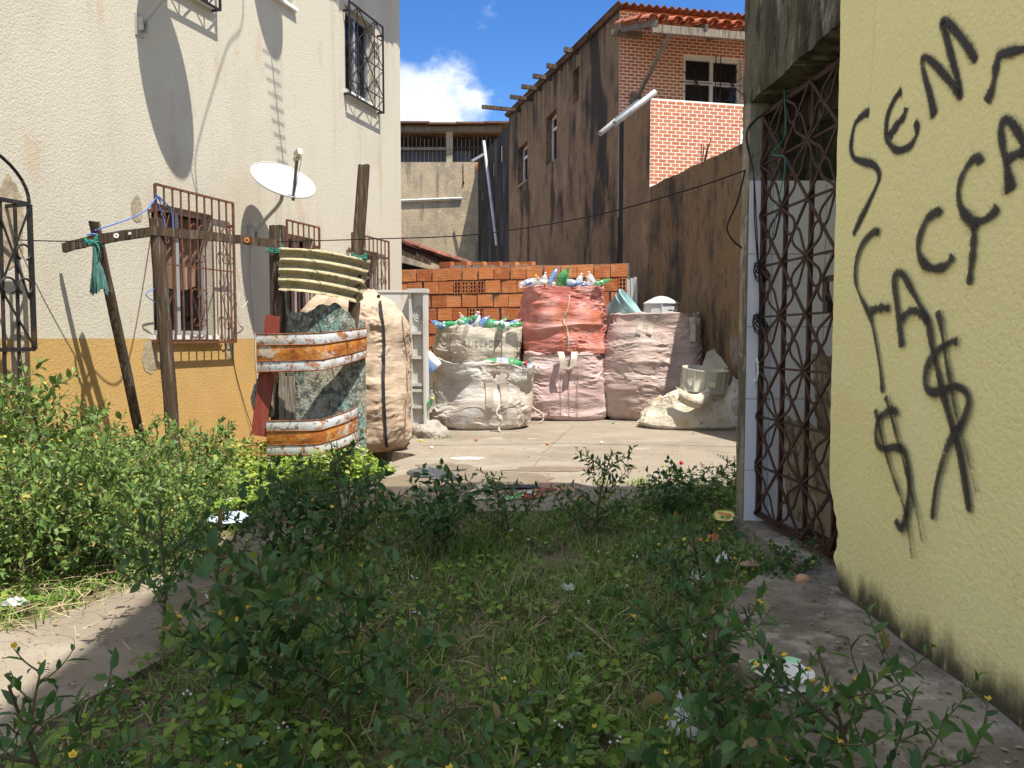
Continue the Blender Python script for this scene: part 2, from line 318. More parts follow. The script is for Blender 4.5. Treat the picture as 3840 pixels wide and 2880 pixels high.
m_bagred = M('red_stained_woven_bag', (.60, .24, .20), [((.50, .14, .11), 1.7, I1, .42, .62, .8), ((.68, .40, .37), 3, (1, 1, 2), .5, .7, .7), ((.58, .19, .09), 2.4, I1, .55, .7, .7)], rough=.65, bump=WR, transl=.08)
m_bagpink = M('pink_woven_bag', (.66, .48, .46), [((.58, .36, .34), 2, I1, .48, .7, .7), ((.74, .62, .60), 4, (1, 1, 2), .52, .7, .6), ((.50, .33, .26), 3, I1, .5, .7, .6, .35, 0.)], rough=.68, bump=WR, transl=.08)
m_bagbrown = M('dusty_pink_woven_bag', (.57, .44, .40), [((.50, .36, .31), 2, I1, .45, .7, .7), ((.66, .57, .53), 5, (1, 1, 2), .5, .7, .7), ((.40, .25, .17), 2.5, I1, .5, .7, .7, .6, 0.)], rough=.72, bump=WR, transl=.08)
m_tarp = M('yellowed_canvas', (.62, .56, .44), [((.48, .35, .17), 3.2, I1, .55, .85, .8), ((.70, .67, .60), 4, I1, .55, .7, .7), ((.34, .23, .12), 6, I1, .62, .74, .6)], rough=.8, bump=[(12, I1, .03, .5), (40, I1, .008, .5)])
m_strap = M('cream_webbing', (.62, .55, .47), [((.48, .40, .33), 9, I1, .5, .7, .6)], rough=.85)
m_thread = M('brown_thread', (.20, .14, .10), rough=.9)
m_blueband = M('blue_black_strap', (.022, .025, .03), [((.06, .15, .24), 12, I1, .66, .85, .8), ((.10, .09, .08), 20, I1, .6, .8, .6)], rough=.8)
m_pgreen = M('green_bottle_plastic', (.05, .38, .14), rough=.08, spec=.7, alpha=.6)
m_pclear = M('clear_bottle_plastic', (.80, .83, .84), rough=.07, spec=.7, alpha=.36)
m_pwhite = M('white_bottle_plastic', (.75, .75, .74), rough=.3)
m_pblue = M('blue_bottle_plastic', (.16, .30, .58), rough=.15, spec=.6, alpha=.6)
m_cred = M('red_plastic', (.60, .02, .03), rough=.35)
m_cpink = M('pink_plastic', (.75, .03, .33), rough=.35)
m_cyel = M('yellow_plastic', (.78, .62, .03), rough=.4)
m_clabel = M('bottle_label', (.12, .22, .55), [((.75, .7, .6), 20, I1, .5, .6, .9)], rough=.5)
m_bucket = M('pale_blue_plastic', (.36, .60, .62), [((.50, .70, .70), 4, I1, .5, .7, .6)], rough=.35, transl=.25)
m_gtub = M('grey_plastic_tub', (.56, .57, .58), [((.40, .40, .40), 6, I1, .55, .75, .5)], rough=.4)
m_ctub = M('cream_plastic_tub', (.60, .58, .48), [((.45, .42, .33), 5, I1, .5, .72, .6)], rough=.45)
m_rustw = M('rusted_white_sheet', (.60, .58, .53), [((.45, .22, .08), 2.6, (2, 2, .3), .55, .70, .8), ((.42, .40, .36), 3, I1, .5, .7, .5)], rough=.5)
m_stone = M('grey_stone', (.34, .31, .27), [((.22, .2, .17), 6, I1, .5, .7, .7)], rough=.95, bump=[(20, I1, .03, .8)])
m_cloth = M('wet_dark_cloth', (.05, .05, .055), [((.14, .14, .15), 9, I1, .5, .7, .6)], rough=.5)
m_ply = M('dirty_plywood', (.36, .31, .22), [((.14, .115, .075), 5, (2, 2, .5), .46, .66, .85), ((.5, .46, .38), 8, I1, .56, .72, .6), ((.06, .05, .035), 14, I1, .56, .72, .7)], rough=.9, bump=[(30, I1, .008, .6)])
m_stem = M('shrub_stem', (.10, .075, .045), [((.16, .17, .07), 9, I1, .5, .7, .6)], rough=.9)
LEAF = [(0, (.035, .090, .030)), (.45, (.072, .16, .044)), (.8, (.14, .235, .055)), (.93, (.24, .32, .07)), (1, (.24, .18, .07))]
m_leaf = M('shrub_leaf', (.05, .1, .03), attr=LEAF, rough=.5, spec=.35, transl=.28)
LEAF2 = [(0, (.09, .175, .03)), (.5, (.165, .275, .045)), (.85, (.24, .35, .055)), (1, (.34, .36, .08))]
m_bushlit = M('sunlit_bush_leaf', (.1, .2, .05), attr=[(0, (.065, .135, .035)), (.45, (.145, .23, .055)), (.8, (.235, .315, .08)), (.93, (.32, .38, .10)), (1, (.42, .33, .10))], rough=.5, spec=.35, transl=.3)  # lit copy of the shrub leaf, sunlight put into brighter colours
m_leaf2 = M('herb_leaf', (.1, .2, .03), attr=LEAF2, rough=.55, spec=.3, transl=.32)
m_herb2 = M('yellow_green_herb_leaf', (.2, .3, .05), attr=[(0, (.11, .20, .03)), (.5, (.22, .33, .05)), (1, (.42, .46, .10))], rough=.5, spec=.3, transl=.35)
m_fern = M('bright_fern_leaf', (.14, .27, .02), attr=[(0, (.12, .24, .02)), (1, (.22, .36, .03))], rough=.5, spec=.3, transl=.4)
GR = [(0, (.095, .175, .034)), (.5, (.165, .28, .05)), (.74, (.26, .35, .08)), (.80, (.34, .28, .15)), (1, (.48, .41, .25))]
m_grass = M('grass_blade', (.1, .15, .03), attr=GR, rough=.6, spec=.3, transl=.25)
m_flower = M('yellow_petal', (.82, .60, .08), rough=.5, transl=.2)
m_bud = M('tiny_white_flower', (.75, .75, .72), rough=.6)
m_straw = M('dry_straw', (.45, .36, .20), [((.3, .22, .12), 9, I1, .5, .7, .6)], rough=.9)
m_debris = M('dead_leaf_bits', (.2, .14, .08), attr=[(0, (.08, .055, .03)), (.5, (.22, .15, .08)), (1, (.42, .33, .2))], rough=.95)
m_water = M('puddle_water', (.035, .030, .022), rough=.015, spec=1., alpha=.85)
m_wet = M('wet_concrete', (.17, .135, .095), [((.24, .19, .14), 6, I1, .5, .7, .6)], rough=.3, spec=.5, bump=[(35, I1, .004, .3)])

# ================================================================== THE SETTING: ground, slabs, puddle
def sheet(name, poly, z, m, label, thick=0, wob=0, seed=0):
    pts = []
    P = np.array(poly, float); n = len(P)
    for i in range(n):
        a, b = P[i], P[(i + 1) % n]; k = max(1, int(np.linalg.norm(b - a) / .15)) if wob else 1
        for j in range(k): pts.append(a + (b - a) * j / k)
    pts = np.array(pts)
    if wob: pts = pts + wob * np.stack([pn(np.c_[pts * 3.1, np.full(len(pts), seed + 1.3)]), pn(np.c_[pts * 3.1, np.full(len(pts), seed + 9.7)])], 1)
    mb = MB(); k = len(pts)
    mb.add([(x, y, z) for x, y in pts], [tuple(range(k))])
    if thick:
        mb.add([(x, y, z) for x, y in pts] + [(x, y, z - thick) for x, y in pts], [(i, i + k, (i + 1) % k + k, (i + 1) % k) for i in range(k)])
    o = link(name, mb.mesh(name), m); tag(o, label, kind='structure'); return o
G = MB(); gx = np.concatenate([[-200, -60, -20], np.linspace(-6, 6, 49), [20, 60, 200]]); gy = np.concatenate([[-200, -40, -8], np.linspace(-1, 9, 41), [20, 60, 300]])
XX, YY = np.meshgrid(gx, gy); ZZ = -.075 + .022 * fbm(np.stack([XX * 1.3, YY * 1.3, 0 * XX], -1), 3) * (np.abs(XX) < 7)
def gz(x, y): return .066 * np.clip((np.asarray(y) - 4.5) / .9, 0, 1) ** 1.5 * (np.abs(x) < 2.6)
ZZ += gz(XX, YY) + np.where((YY > 5.9) & (YY < 20), -.11, 0)
G.grid(np.stack([XX, YY, ZZ], -1)); tag(link('ground', G.mesh('ground', True), m_soil), 'bare soil under the weeds', kind='structure')
sheet('courtyard', [(-2.05, 5.75), (-.98, 5.35), (0, 5.28), (1.0, 5.55), (1.9, 5.9), (4.2, 6.2), (4.2, 9), (3.0, 14.6), (-4, 15.6), (-1.95, 12.6), (-1.75, 9.2), (-1.45, 8.3), (-1.0, 7.9), (-1.2, 7.2), (-1.75, 6.6)], 0, m_conc, 'worn beige concrete floor of the courtyard', .12, .05)
sheet('path', [(-2.1, .6), (-1.52, .9), (-1.50, 2.5), (-1.36, 3.0), (-1.25, 4.0), (-.95, 5.25), (-1.75, 5.5), (-1.75, 4.3), (-2.02, 3.5), (-2.5, 2.6)], -.045, m_conc, 'pale concrete path along the left of the grass', .05, .05, 3)
sheet('step', [(.80, .2), (1.53, .2), (1.497, 3.45), (1.6, 3.5), (1.62, 3.9), (1.25, 3.75), (.98, 3.45), (.82, 2.9)], .04, m_step, 'weathered raised concrete step beside the yellow wall', .2, .02, 5)
# crack and slab joints in the courtyard: narrow recessed-looking dark grooves, real thin sheets
for pts in ([(.10, 6.5), (.303, 7.81), (.56, 9.2), (.852, 10.55)], [(-1.0, 8.55), (.45, 8.75)], [(.45, 8.75), (2.6, 8.5)]):
    P = smooth(pts, 26); P = P + .018 * np.stack([pn(np.c_[P * 5, 0 * P[:, 0]]), pn(np.c_[P * 5, 0 * P[:, 0] + 4])], 1)
    d = unit(np.gradient(P, axis=0)); nn = np.c_[-d[:, 1], d[:, 0]] * (.006 + .006 * rng.random((26, 1)))
    mb = MB(); mb.grid(np.stack([np.c_[P - nn, np.full(26, .003)], np.c_[P + nn, np.full(26, .003)]], 1))
    o = link('slab_joint', mb.mesh('slab_joint'), m_mortar); tag(o, 'dark joint line in the courtyard concrete', kind='structure')
def blob(cx, cy, rx, ry, seed, n=70, amp=.35):
    t = np.linspace(0, 2 * PI, n, endpoint=False)
    r = 1 + amp * fbm(np.stack([np.cos(t) * 1.4, np.sin(t) * 1.4, t * 0 + seed], 1), 4)
    return [(cx + rx * a * b, cy + ry * c * b) for a, b, c in zip(np.cos(t), r, np.sin(t))]
def flat(name, poly, z, m, label):
    mb = MB(); mb.add([(x, y, z) for x, y in poly], [tuple(range(len(poly)))]); return tag(link(name, mb.mesh(name), m), label, kind='structure')
flat('wet_patch', blob(-.25, 6.25, .80, .62, 2.), .004, m_wet, 'damp dark concrete around the puddle')
flat('wet_patch', blob(-.62, 7.12, .27, .2, 5., amp=.5), .004, m_wet, 'damp streak behind the puddle by the dark cloth')
flat('wet_patch', blob(.35, 7.0, .42, .14, 8., amp=.5), .004, m_wet, 'thin damp streak right of the puddle')
flat('wet_patch', blob(2.95, 8.6, .42, .35, 11., amp=.4), .004, m_wet, 'damp patch in the shade by the gate pillar')
flat('puddle', blob(-.18, 5.98, .44, .40, 21., amp=.38), .008, m_water, 'shallow puddle on the courtyard concrete')

# ================================================================== BEIGE BUILDING (left)
aL = math.radians(19.04); DL = A(math.sin(aL), math.cos(aL), 0); NL = A(DL[1], -DL[0], 0); OL = A(-3.61, 7.23, 0); UZ = A(0, 0, 1)
def WL(s, q, z): return OL + DL * s + NL * q + UZ * z
def wall_holes(mb, P, s0, s1, z0, z1, holes, depth):
    ss = sorted({s0, s1, *[h[0] for h in holes], *[h[1] for h in holes]}); zs = sorted({z0, z1, *[h[2] for h in holes], *[h[3] for h in holes]})
    for a, b in zip(ss, ss[1:]):
        for c, d in zip(zs, zs[1:]):
            if any(h[0] <= a and b <= h[1] and h[2] <= c and d <= h[3] for h in holes): continue
            mb.quad(P(a, 0, c), P(b, 0, c), P(b, 0, d), P(a, 0, d))
    for a, b, c, d in holes:
        for (p, q) in (((a, c), (b, c)), ((b, c), (b, d)), ((b, d), (a, d)), ((a, d), (a, c))):
            mb.quad(P(p[0], 0, p[1]), P(q[0], 0, q[1]), P(q[0], -depth, q[1]), P(p[0], -depth, p[1]))
bb = thing('beige_building', tuple(OL), 'tall beige stucco building with ochre base band and barred windows', 'building')
HL = [(.34, 1.2, 1.235, 2.52), (2.55, 3.1, 1.24, 2.5), (4.2, 4.85, 1.24, 2.5), (3.95, 4.75, 4.66, 5.83), (2.08, 2.72, 5.30, 6.3), (.62, 1.2, 4.74, 5.8)]
mb = MB(); wall_holes(mb, WL, -9, 5.6, -.3, 7.05, HL, .16)
mb.quad(WL(5.6, 0, -.3), WL(5.6, -7, -.3), WL(5.6, -7, 7.05), WL(5.6, 0, 7.05))
mb.quad(WL(-9, -7, -.3), WL(-9, 0, -.3), WL(-9, 0, 7.05), WL(-9, -7, 7.05)); mb.quad(WL(5.6, -7, -.3), WL(-9, -7, -.3), WL(-9, -7, 7.05), WL(5.6, -7, 7.05))
mb.quad(WL(-9, -7, 7.05), WL(-9, 0, 7.05), WL(5.6, 0, 7.05), WL(5.6, -7, 7.05))
part('wall', mb, m_beige, bb)
mb = MB()
for a, b, c, d in HL:
    o_, x_, y_, z_ = WL(a - .3, -.2, c - .3), DL * (b - a + .6), -NL * 1.6, UZ * (d - c + .6)
    for q in ((o_ + y_, o_ + x_ + y_, o_ + x_ + y_ + z_, o_ + y_ + z_), (o_, o_ + y_, o_ + y_ + z_, o_ + z_), (o_ + x_, o_ + x_ + z_, o_ + x_ + y_ + z_, o_ + x_ + y_), (o_, o_ + x_, o_ + x_ + y_, o_ + y_), (o_ + z_, o_ + y_ + z_, o_ + x_ + y_ + z_, o_ + x_ + z_)): mb.quad(*q)
part('interior', mb, m_room, bb)
def window(par, P, D, Nn, a, b, c, d, mf, dep=.1, nv=2, wf=.045):
    f = MB(); T = Nn * .05
    for (s0, s1, z0, z1) in [(a, b, c, c + wf), (a, b, d - wf, d), (a, a + wf, c + wf, d - wf), (b - wf, b, c + wf, d - wf)] + [(a + (b - a) * k / nv - wf / 2, a + (b - a) * k / nv + wf / 2, c + wf, d - wf) for k in range(1, nv)]:
        f.box(P(s0, -dep, z0), D * (s1 - s0), T, UZ * (z1 - z0))
    fo = part('window_frame', f, mf, par)
    for k in range(nv):
        g = MB(); s0 = a + wf + (b - a - wf) * k / nv; s1 = a + (b - a - wf) * (k + 1) / nv
        g.quad(P(s0, -dep + .02 - .008 * k, c + wf), P(s1, -dep + .02 - .008 * k, c + wf), P(s1, -dep + .02 - .008 * k, d - wf), P(s0, -dep + .02 - .008 * k, d - wf))
        part('pane', g, m_glass, fo)
    return fo
for (a, b, c, d) in HL:
    window(bb, WL, DL, NL, a, b, c, d, m_alu, dep=.14, nv=2)
    sb = MB(); sb.box(WL(a - .05, -.1, c - .045), DL * (b - a + .1), NL * .15, UZ * .045); part('window_sill', sb, m_white, bb)
# curtain inside the first window: a hanging folded cloth
cs = np.linspace(.55, 1.12, 40); cz = np.linspace(1.80, 2.46, 16)
Gc = np.array([[WL(s, -.175 + .018 * math.sin(s * 70) + .015 * math.sin(s * 31 + z * 5), z - (.10 * math.sin((s - .5) * 4.5) * (2.46 - z) / .66)) for s in cs] for z in cz])
part('curtain', MB().grid(Gc), m_curt, bb, True)
Gc = np.array([[WL(s, -.24 + .02 * math.sin(s * 60), z) for s in np.linspace(4.45, 4.72, 24)] for z in np.linspace(4.75, 5.75, 6)])
part('curtain', MB().grid(Gc), M('grey_blue_curtain', (.42, .48, .52), rough=.9), bb, True)
# patches of bare cement beside the first window
for (s, z, r1, r2, sd) in [(.16, 2.42, .075, .12, 1.), (.27, 1.02, .10, .17, 3.), (1.43, 1.08, .07, .12, 5.), (-1.12, 2.12, .12, .34, 7.), (-1.10, 1.0, .08, .35, 11.)]:
    b_ = MB(); pts = [WL(x, .004, y) for x, y in blob(s, z, r1, r2, sd, 28, .3)]; b_.add(pts, [tuple(range(28))]); part('cement_patch', b_, m_cement, bb)
# tiled eave
ev = MB(); ev.box(WL(-9, -.2, 7.05), DL * 14.75, NL * .62, UZ * .05); eo = part('eave', ev, m_gwood, bb)
tl = MB(); n_ = 7
ang = np.linspace(0, PI, n_); Gt = np.array([[(.5 * (k - .5) * .9 - 0, (.085 + .015 * k) * math.cos(t), (.085 + .01 * k) * math.sin(t)) for t in ang] for k in (0, 1)])
tl.grid(Gt); tilemesh = tl.mesh('eave_tile', True); tilemesh.materials.append(m_tileold)
for i in range(56):
    s = -5.4 + i * .2; P_ = WL(s, .28 + .05 * rng.random(), 7.10)
    o = link('tile', tilemesh); o.parent = eo
    o.rotation_euler = (0, .15, math.atan2(NL[1], NL[0]) + .04 * rng.normal())
    o.location = Vector(P_)   # eave's own offset already cancels the building origin

# ---- iron window grilles
def ring(mb, P, cs, cz, r, a0, a1, q, th=.006, wd=.018, n=14):
    t = np.linspace(a0, a1, n); pts = np.array([P(cs + r * math.cos(x), q, cz + r * math.sin(x)) for x in t]); mb.tube(pts, th, 5); return mb
def heart(P, s, z, w, h, q, th=.0055):
    """scroll pair: two S strips curling at both ends"""
    mb = MB()
    for sg in (-1, 1):
        pts = []
        for t in np.linspace(-2.2, PI, 12): pts.append((s + sg * (w * .5 + w * .42 * math.cos(t)) , z + h * .36 + w * .42 * math.sin(t) ))
        pts = [(s + sg * (w * .48 - w * .36 * math.cos(t)), z + h * .38 + w * .4 * math.sin(t)) for t in np.linspace(-1.9, PI * .98, 13)][::-1][::-1]
        pts = pts[::-1]
        pts = [(s + sg * (w * .5 + w * .40 * math.cos(t)), z + h * .36 + w * .42 * math.sin(t)) for t in np.linspace(4.0, 0, 12)]
        pts += [(s + sg * w * .62, z + h * .12), (s + sg * w * .18, z - h * .22)]
        pts += [(s + sg * (w * .40 + w * .34 * math.cos(t)), z - h * .40 + w * .34 * math.sin(t)) for t in np.linspace(PI * .75, PI * 2.35, 11)]
        sm_ = smooth(pts, 46); mb.tube(np.array([P(a, q, b) for a, b in sm_]), th, 5)
    return mb
def grille(name, s0, s1, z0, z1, q, m, nb, mids=(), hearts=(), label=None):
    g = MB(); fr = .011
    for a, b in (((s0, z0), (s1, z0)), ((s0, z1), (s1, z1)), ((s0, z0), (s0, z1)), ((s1, z0), (s1, z1))): g.beam(WL(a[0], q, a[1]), WL(b[0], q, b[1]), .022, .022, NL)
    for s in (s0, s1):
        for z in (z0 + .01, z1 - .25): g.beam(WL(s, 0, z), WL(s, q, z), .02, .03)
    go = part(name, g, m, bb, label=label)
    for k in range(1, nb): 
        b_ = MB(); s = s0 + (s1 - s0) * k / nb; b_.beam(WL(s, q, z0 + .012), WL(s, q, z1 - .012), .014, .014, NL); part('bar', b_, m, go)
    for z in mids: b_ = MB(); b_.beam(WL(s0 + .012, q - .013, z), WL(s1 - .012, q - .013, z), .012, .014); part('cross_bar', b_, m, go)
    for (s, z, w_, h_) in hearts: part('scroll', heart(WL, s, z, w_, h_, q + .008), m, go, True)
    return go
grille('window_grille', .30, 1.42, 1.16, 2.68, .09, m_rustbar, 10, (1.93,), [(.38, 2.30, .10, .34), (.38, 1.5, .10, .34), (.86, 2.18, .12, .38), (.86, 1.52, .12, .38), (1.31, 2.2, .11, .38), (1.31, 1.5, .11, .38)])
grille('window_grille', 2.40, 3.10, 1.16, 2.64, .09, m_rustbar, 6, (1.93,), [(2.52, 2.3, .10, .34), (2.98, 2.2, .10, .34)])
grille('window_grille', 3.92, 5.0, 1.16, 2.68, .09, m_rustbar, 9, (1.93,), [(4.2, 2.2, .11, .36), (4.82, 2.2, .11, .36), (4.82, 1.55, .11, .36)])
def diamond_grille(s0, s1, z0, z1, q, nx, nz_):
    g = MB()
    for a, b in (((s0, z0), (s1, z0)), ((s0, z1), (s1, z1)), ((s0, z0), (s0, z1)), ((s1, z0), (s1, z1))): g.beam(WL(a[0], q, a[1]), WL(b[0], q, b[1]), .022, .022, NL)
    for s in (s0, s1):
        for z in (z0 + .01, z1 - .12): g.beam(WL(s, 0, z), WL(s, q, z), .018, .025)
    go = part('window_grille', g, m_blackiron, bb)
    dx, dz = (s1 - s0) / nx, (z1 - z0) / nz_
    for k in range(1, 2 * nz_, 2):
        b_ = MB(); z = z0 + dz * k / 2; b_.beam(WL(s0, q - .01, z), WL(s1, q - .01, z), .01, .012); part('cross_bar', b_, m_blackiron, go)
    for k in range(nx):
        b_ = MB(); s = s0 + dx * (k + .5); b_.beam(WL(s, q - .012, z0), WL(s, q - .012, z1), .012, .012, NL); part('bar', b_, m_blackiron, go)
        for sg in (-1, 1):
            b_ = MB(); pts = [WL(s0 + dx * (k + .5 + sg * (.5 if j % 2 else 0)), q + .008 * sg, z0 + dz * j / 2) for j in range(2 * nz_ + 1)]
            for a, b in zip(pts, pts[1:]): b_.beam(a, b, .012, .008, NL)
            part('zigzag_bar', b_, m_blackiron, go)
        for j in range(1, nz_ + 1):
            c_ = MB()
            for sg in (-1, 1): ring(c_, WL, s + sg * .03, z0 + dz * j - .03, .028, 0, 5.2, q + .012, .005)
            part('scroll', c_, m_blackiron, go, True)
diamond_grille(3.90, 4.86, 4.58, 5.84, .10, 2, 3)
diamond_grille(.55, 1.27, 4.68, 5.9, .10, 2, 3)
# arched black grille at the left edge, standing further off the wall
g = MB(); q = .25; s0, s1 = -2.5, -1.16
for s in (s1, -1.83, s0): g.beam(WL(s, q, 1.115), WL(s, q, 2.24), .03, .03, NL)
for z in (1.115, 2.24): g.beam(WL(s0, q, z), WL(s1, q, z), .03, .03); g.beam(WL(s1, 0, z), WL(s1, q, z), .025, .025)
t = np.linspace(0, PI, 24); g.tube(np.array([WL((s0 + s1) / 2 + (s1 - s0) / 2 * math.cos(x), q, 2.25 + .42 * math.sin(x)) for x in t]), .013, 6)
go = part('arched_grille', g, m_blackiron, bb, label='black arched iron grille standing off the wall')
for s in (-1.30, -1.42, -1.54):
    b_ = MB(); b_.beam(WL(s, q, .15 if s < -1.25 and s > -1.5 else 1.13), WL(s + .02, q, 2.24), .022, .016, NL); part('bar', b_, m_blackiron, go)
for (a, b) in (((-1.18, 2.2), (-1.45, 1.55)), ((-1.45, 2.2), (-1.2, 1.5)), ((-1.18, 1.14), (-1.45, 1.6))):
    b_ = MB(); b_.beam(WL(a[0], q + .02, a[1]), WL(b[0], q + .02, b[1]), .014, .01, NL); part('diagonal_bar', b_, m_blackiron, go)
for (s, z) in ((-1.245, 1.86), (-1.245, 1.60), (-1.38, 1.60)):
    c_ = ring(MB(), WL, s, z, .06, -1.2, 4.2, q + .03, .009); part('scroll', c_, m_blackiron, go, True)

# ================================================================== SATELLITE DISHES, ANTENNA, CABLES
def dish(base_s, base_z, C, N, R, label, lnbdir=None, elbow=None):
    t = thing('satellite_dish', tuple(WL(base_s, 0, base_z)), label, 'satellite dish', 'satellite dishes on the beige wall')
    N = unit(A(*N)); C = A(*C); e1 = unit(np.cross(A(0, 0, 1), N)); e2 = np.cross(N, e1)
    f = .22
    def bowl(off, rr): return np.array([[C + (e1 * math.cos(a) + e2 * math.sin(a)) * r + N * (r * r * f / R * 1.0 - f * R + off) for a in np.linspace(0, 2 * PI, 48, endpoint=False)] for r in rr])
    mb = MB(); rr = np.linspace(.001, R, 12); mb.grid(bowl(0, rr), True); mb.grid(bowl(-.012, rr)[::-1], True)
    ro = part('reflector', mb, m_dish, t, True)
    rm = MB(); a = np.linspace(0, 2 * PI, 49); rm.tube(np.array([C + (e1 * math.cos(x) + e2 * math.sin(x)) * R - N * .004 for x in a]), .009, 6, False); part('rim', rm, m_dgrey, ro, True)
    low = C - e2 * R * .98 - N * .0; back = C - N * (f * R + .03)
    W = WL(base_s, .03, base_z); el = A(*elbow) if elbow is not None else back - e2 * R * .9 
    ar = MB(); ar.tube(smooth([W, W + (el - W) * .55, el, el * .35 + (back - e2 * .1) * .65 , back], 22), .021, 10); part('mast', ar, m_dgrey, t, True)
    br = MB(); br.cbox(WL(base_s, .008, base_z), DL * .10, NL * .012, UZ * .2); br.box(WL(base_s - .035, .012, base_z - .06), DL * .012, NL * .07, UZ * .12); br.box(WL(base_s + .025, .012, base_z - .06), DL * .012, NL * .07, UZ * .12)
    part('wall_bracket', br, m_dgrey, t)
    mt = MB(); mt.cbox(back - N * .012, e1 * .12, e2 * .16, N * .05); part('back_bracket', mt, m_dback, t)
    lnb = C + N * R * 1.02 - e2 * R * .42
    am = MB(); am.beam(low - N * .05 , lnb, .022, .03, e1); part('feed_arm', am, m_dback, t)
    lb = MB(); d = unit(C - lnb); lb.lathe([(.001, -.02), (.032, -.02), (.034, .04), (.026, .05), (.001, .05)], 14, lnb, d); lb.cbox(lnb - d * .05 + e2 * .015, e1 * .055, np.cross(d, e1) * .075, d * .10)
    part('feed_horn', lb, m_lnb, t)
    cb = MB(); cb.tube(smooth([lnb - d * .09, lnb - d * .12 - UZ * .08, lnb * .6 + low * .4 + e1 * .03, low], 18), .0045, 5); part('feed_cable', cb, m_wcable, t)
    return t
NR = (.40, -.47, .72)
d1c = WL(1.80, .48, 2.985)
dish(1.817, 2.403, d1c, NR, .36, 'white satellite dish on grey bent mast beside the first window', elbow=WL(1.80, .40, 2.70))
dish(.248, 4.155, WL(.24, .62, 5.28), (.2, -.45, .86), .315, 'satellite dish above the frame with pale mast and long oval shadow', elbow=WL(.55, .45, 4.85))
dish(1.7, 6.0, WL(1.87, .62, 6.85), (.2, -.45, .86), .26, 'satellite dish high on the wall known by its second oval shadow', elbow=WL(1.87, .45, 6.5))
# rod antenna above the frame: its rungs draw the ladder-like shadow
ta = thing('rod_antenna', tuple(WL(1.6, .95, 7.1)), 'rod antenna above the frame throwing a ladder of shadows on the wall', 'antenna')
mb = MB(); mb.beam(WL(1.72, .95, 7.2), WL(1.98, .95, 5.62), .016, .016, NL); part('boom', mb, m_dgrey, ta)
for k in range(10):
    t = k / 9; c0 = WL(1.74 + .22 * t, .97, 7.05 - 1.38 * t); L_ = .16 - .06 * t; mb = MB(); mb.tube([c0 - DL * L_, c0 + DL * L_], .006, 6); part('rod', mb, m_dgrey, ta)
mb = MB(); mb.beam(WL(1.72, .95, 7.12), WL(1.72, -.05, 7.12), .02, .02); part('support_arm', mb, m_dgrey, ta)
mb = MB(); mb.tube(smooth([WL(1.25, .3, 8.0), WL(1.15, 1.15, 7.94), WL(.85, 1.15, 7.3), WL(.48, 1.15, 6.45), WL(.33, 1.15, 6.0), WL(.37, 1.1, 5.5), WL(.4, .8, 5.2)], 50), .007, 6)
solo('roof_cable', mb, m_wire, 'loose cable above the frame whose wavy shadow crosses the beige wall', 'cable')
for (x0, z0, nm, lb) in ((1.80, 2.3, 'dish_cable', 'white cable running down the wall below the dish'),):
    mb = MB(); mb.tube(smooth([WL(1.83, .03, 2.36), WL(1.80, .015, 1.9), WL(1.85, .012, 1.4), WL(1.87, .012, .8), WL(1.95, .02, .2)], 30), .006, 5); solo(nm, mb, m_wcable, lb, 'cable')
mb = MB(); mb.tube(smooth([WL(1.50, .05, 1.6), WL(1.47, .012, 1.0), WL(1.62, .012, .5), WL(1.78, .03, .1)], 24), .004, 5); solo('wall_cable', mb, m_wire, 'thin dark cable sagging down the ochre band right of the window', 'cable')
mb = MB(); mb.tube(smooth([WL(1.44, .10, 1.9), WL(1.52, .13, 1.7), WL(1.60, .12, 1.62), WL(1.46, .11, 1.55), WL(1.50, .1, 1.8), WL(1.43, .1, 2.0)], 40), .0035, 5); solo('cable_loop', mb, m_wcable, 'looped pale wire hanging on the right side of the rusty grille', 'cable')

# ================================================================== YELLOW BUILDING (right)
YD = A(-.0246, .9997, 0); YN = A(-.9997, -.0246, 0); OY = A(1.497, 3.45, 0)
def WY(t, q, z): return OY + YD * t + YN * q + UZ * z
yb = thing('yellow_building', tuple(OY), 'yellow stucco building with black spray graffiti and mouldy base', 'building')
# wall: front face as a fine grid with a chipped end edge
ts = np.concatenate([np.linspace(-6.5, -2, 8), np.linspace(-1.6, -.15, 40), np.linspace(-.14, .155, 24)]); zs = np.linspace(-.05, 3.6, 200)
def chip(z): return .010 + .014 * abs(fbm(A(z * 4.3, 2.2, 1.1), 4)) + .13 * math.exp(-((z - .30) / .15) ** 2) * (.8 + .5 * pn(A(z * 14, 0, 3.))) + .13 * max(0, min(1, (.22 - z) / .15)) 
Gw = np.array([[WY(t - (0 if t < -.14 else ((t + .14) / .295) ** 1.0 * min(.29, chip(z))), 0, z) for t in ts] for z in zs])
mb = MB(); mb.grid(Gw)
Ge = np.stack([Gw[:, -1], Gw[:, -1] - YN * .14], 1); mb.grid(Ge)
part('wall', mb, m_yellow, yb, True)
mb = MB(); mb.box(WY(-6.5, -.14, -.05), YD * 6.58, -YN * 5, UZ * 3.65); mb.box(WY(-6.5, -.003, 3.6), YD * 5.55, -YN * 5, UZ * 7.45)
part('upper_storeys', mb, m_yellow, yb)
mb = MB(); mb.box(WY(-.06, -.02, -.1), YD * .13, -YN * .12, UZ * .62); part('exposed_core', mb, m_lintel, yb)
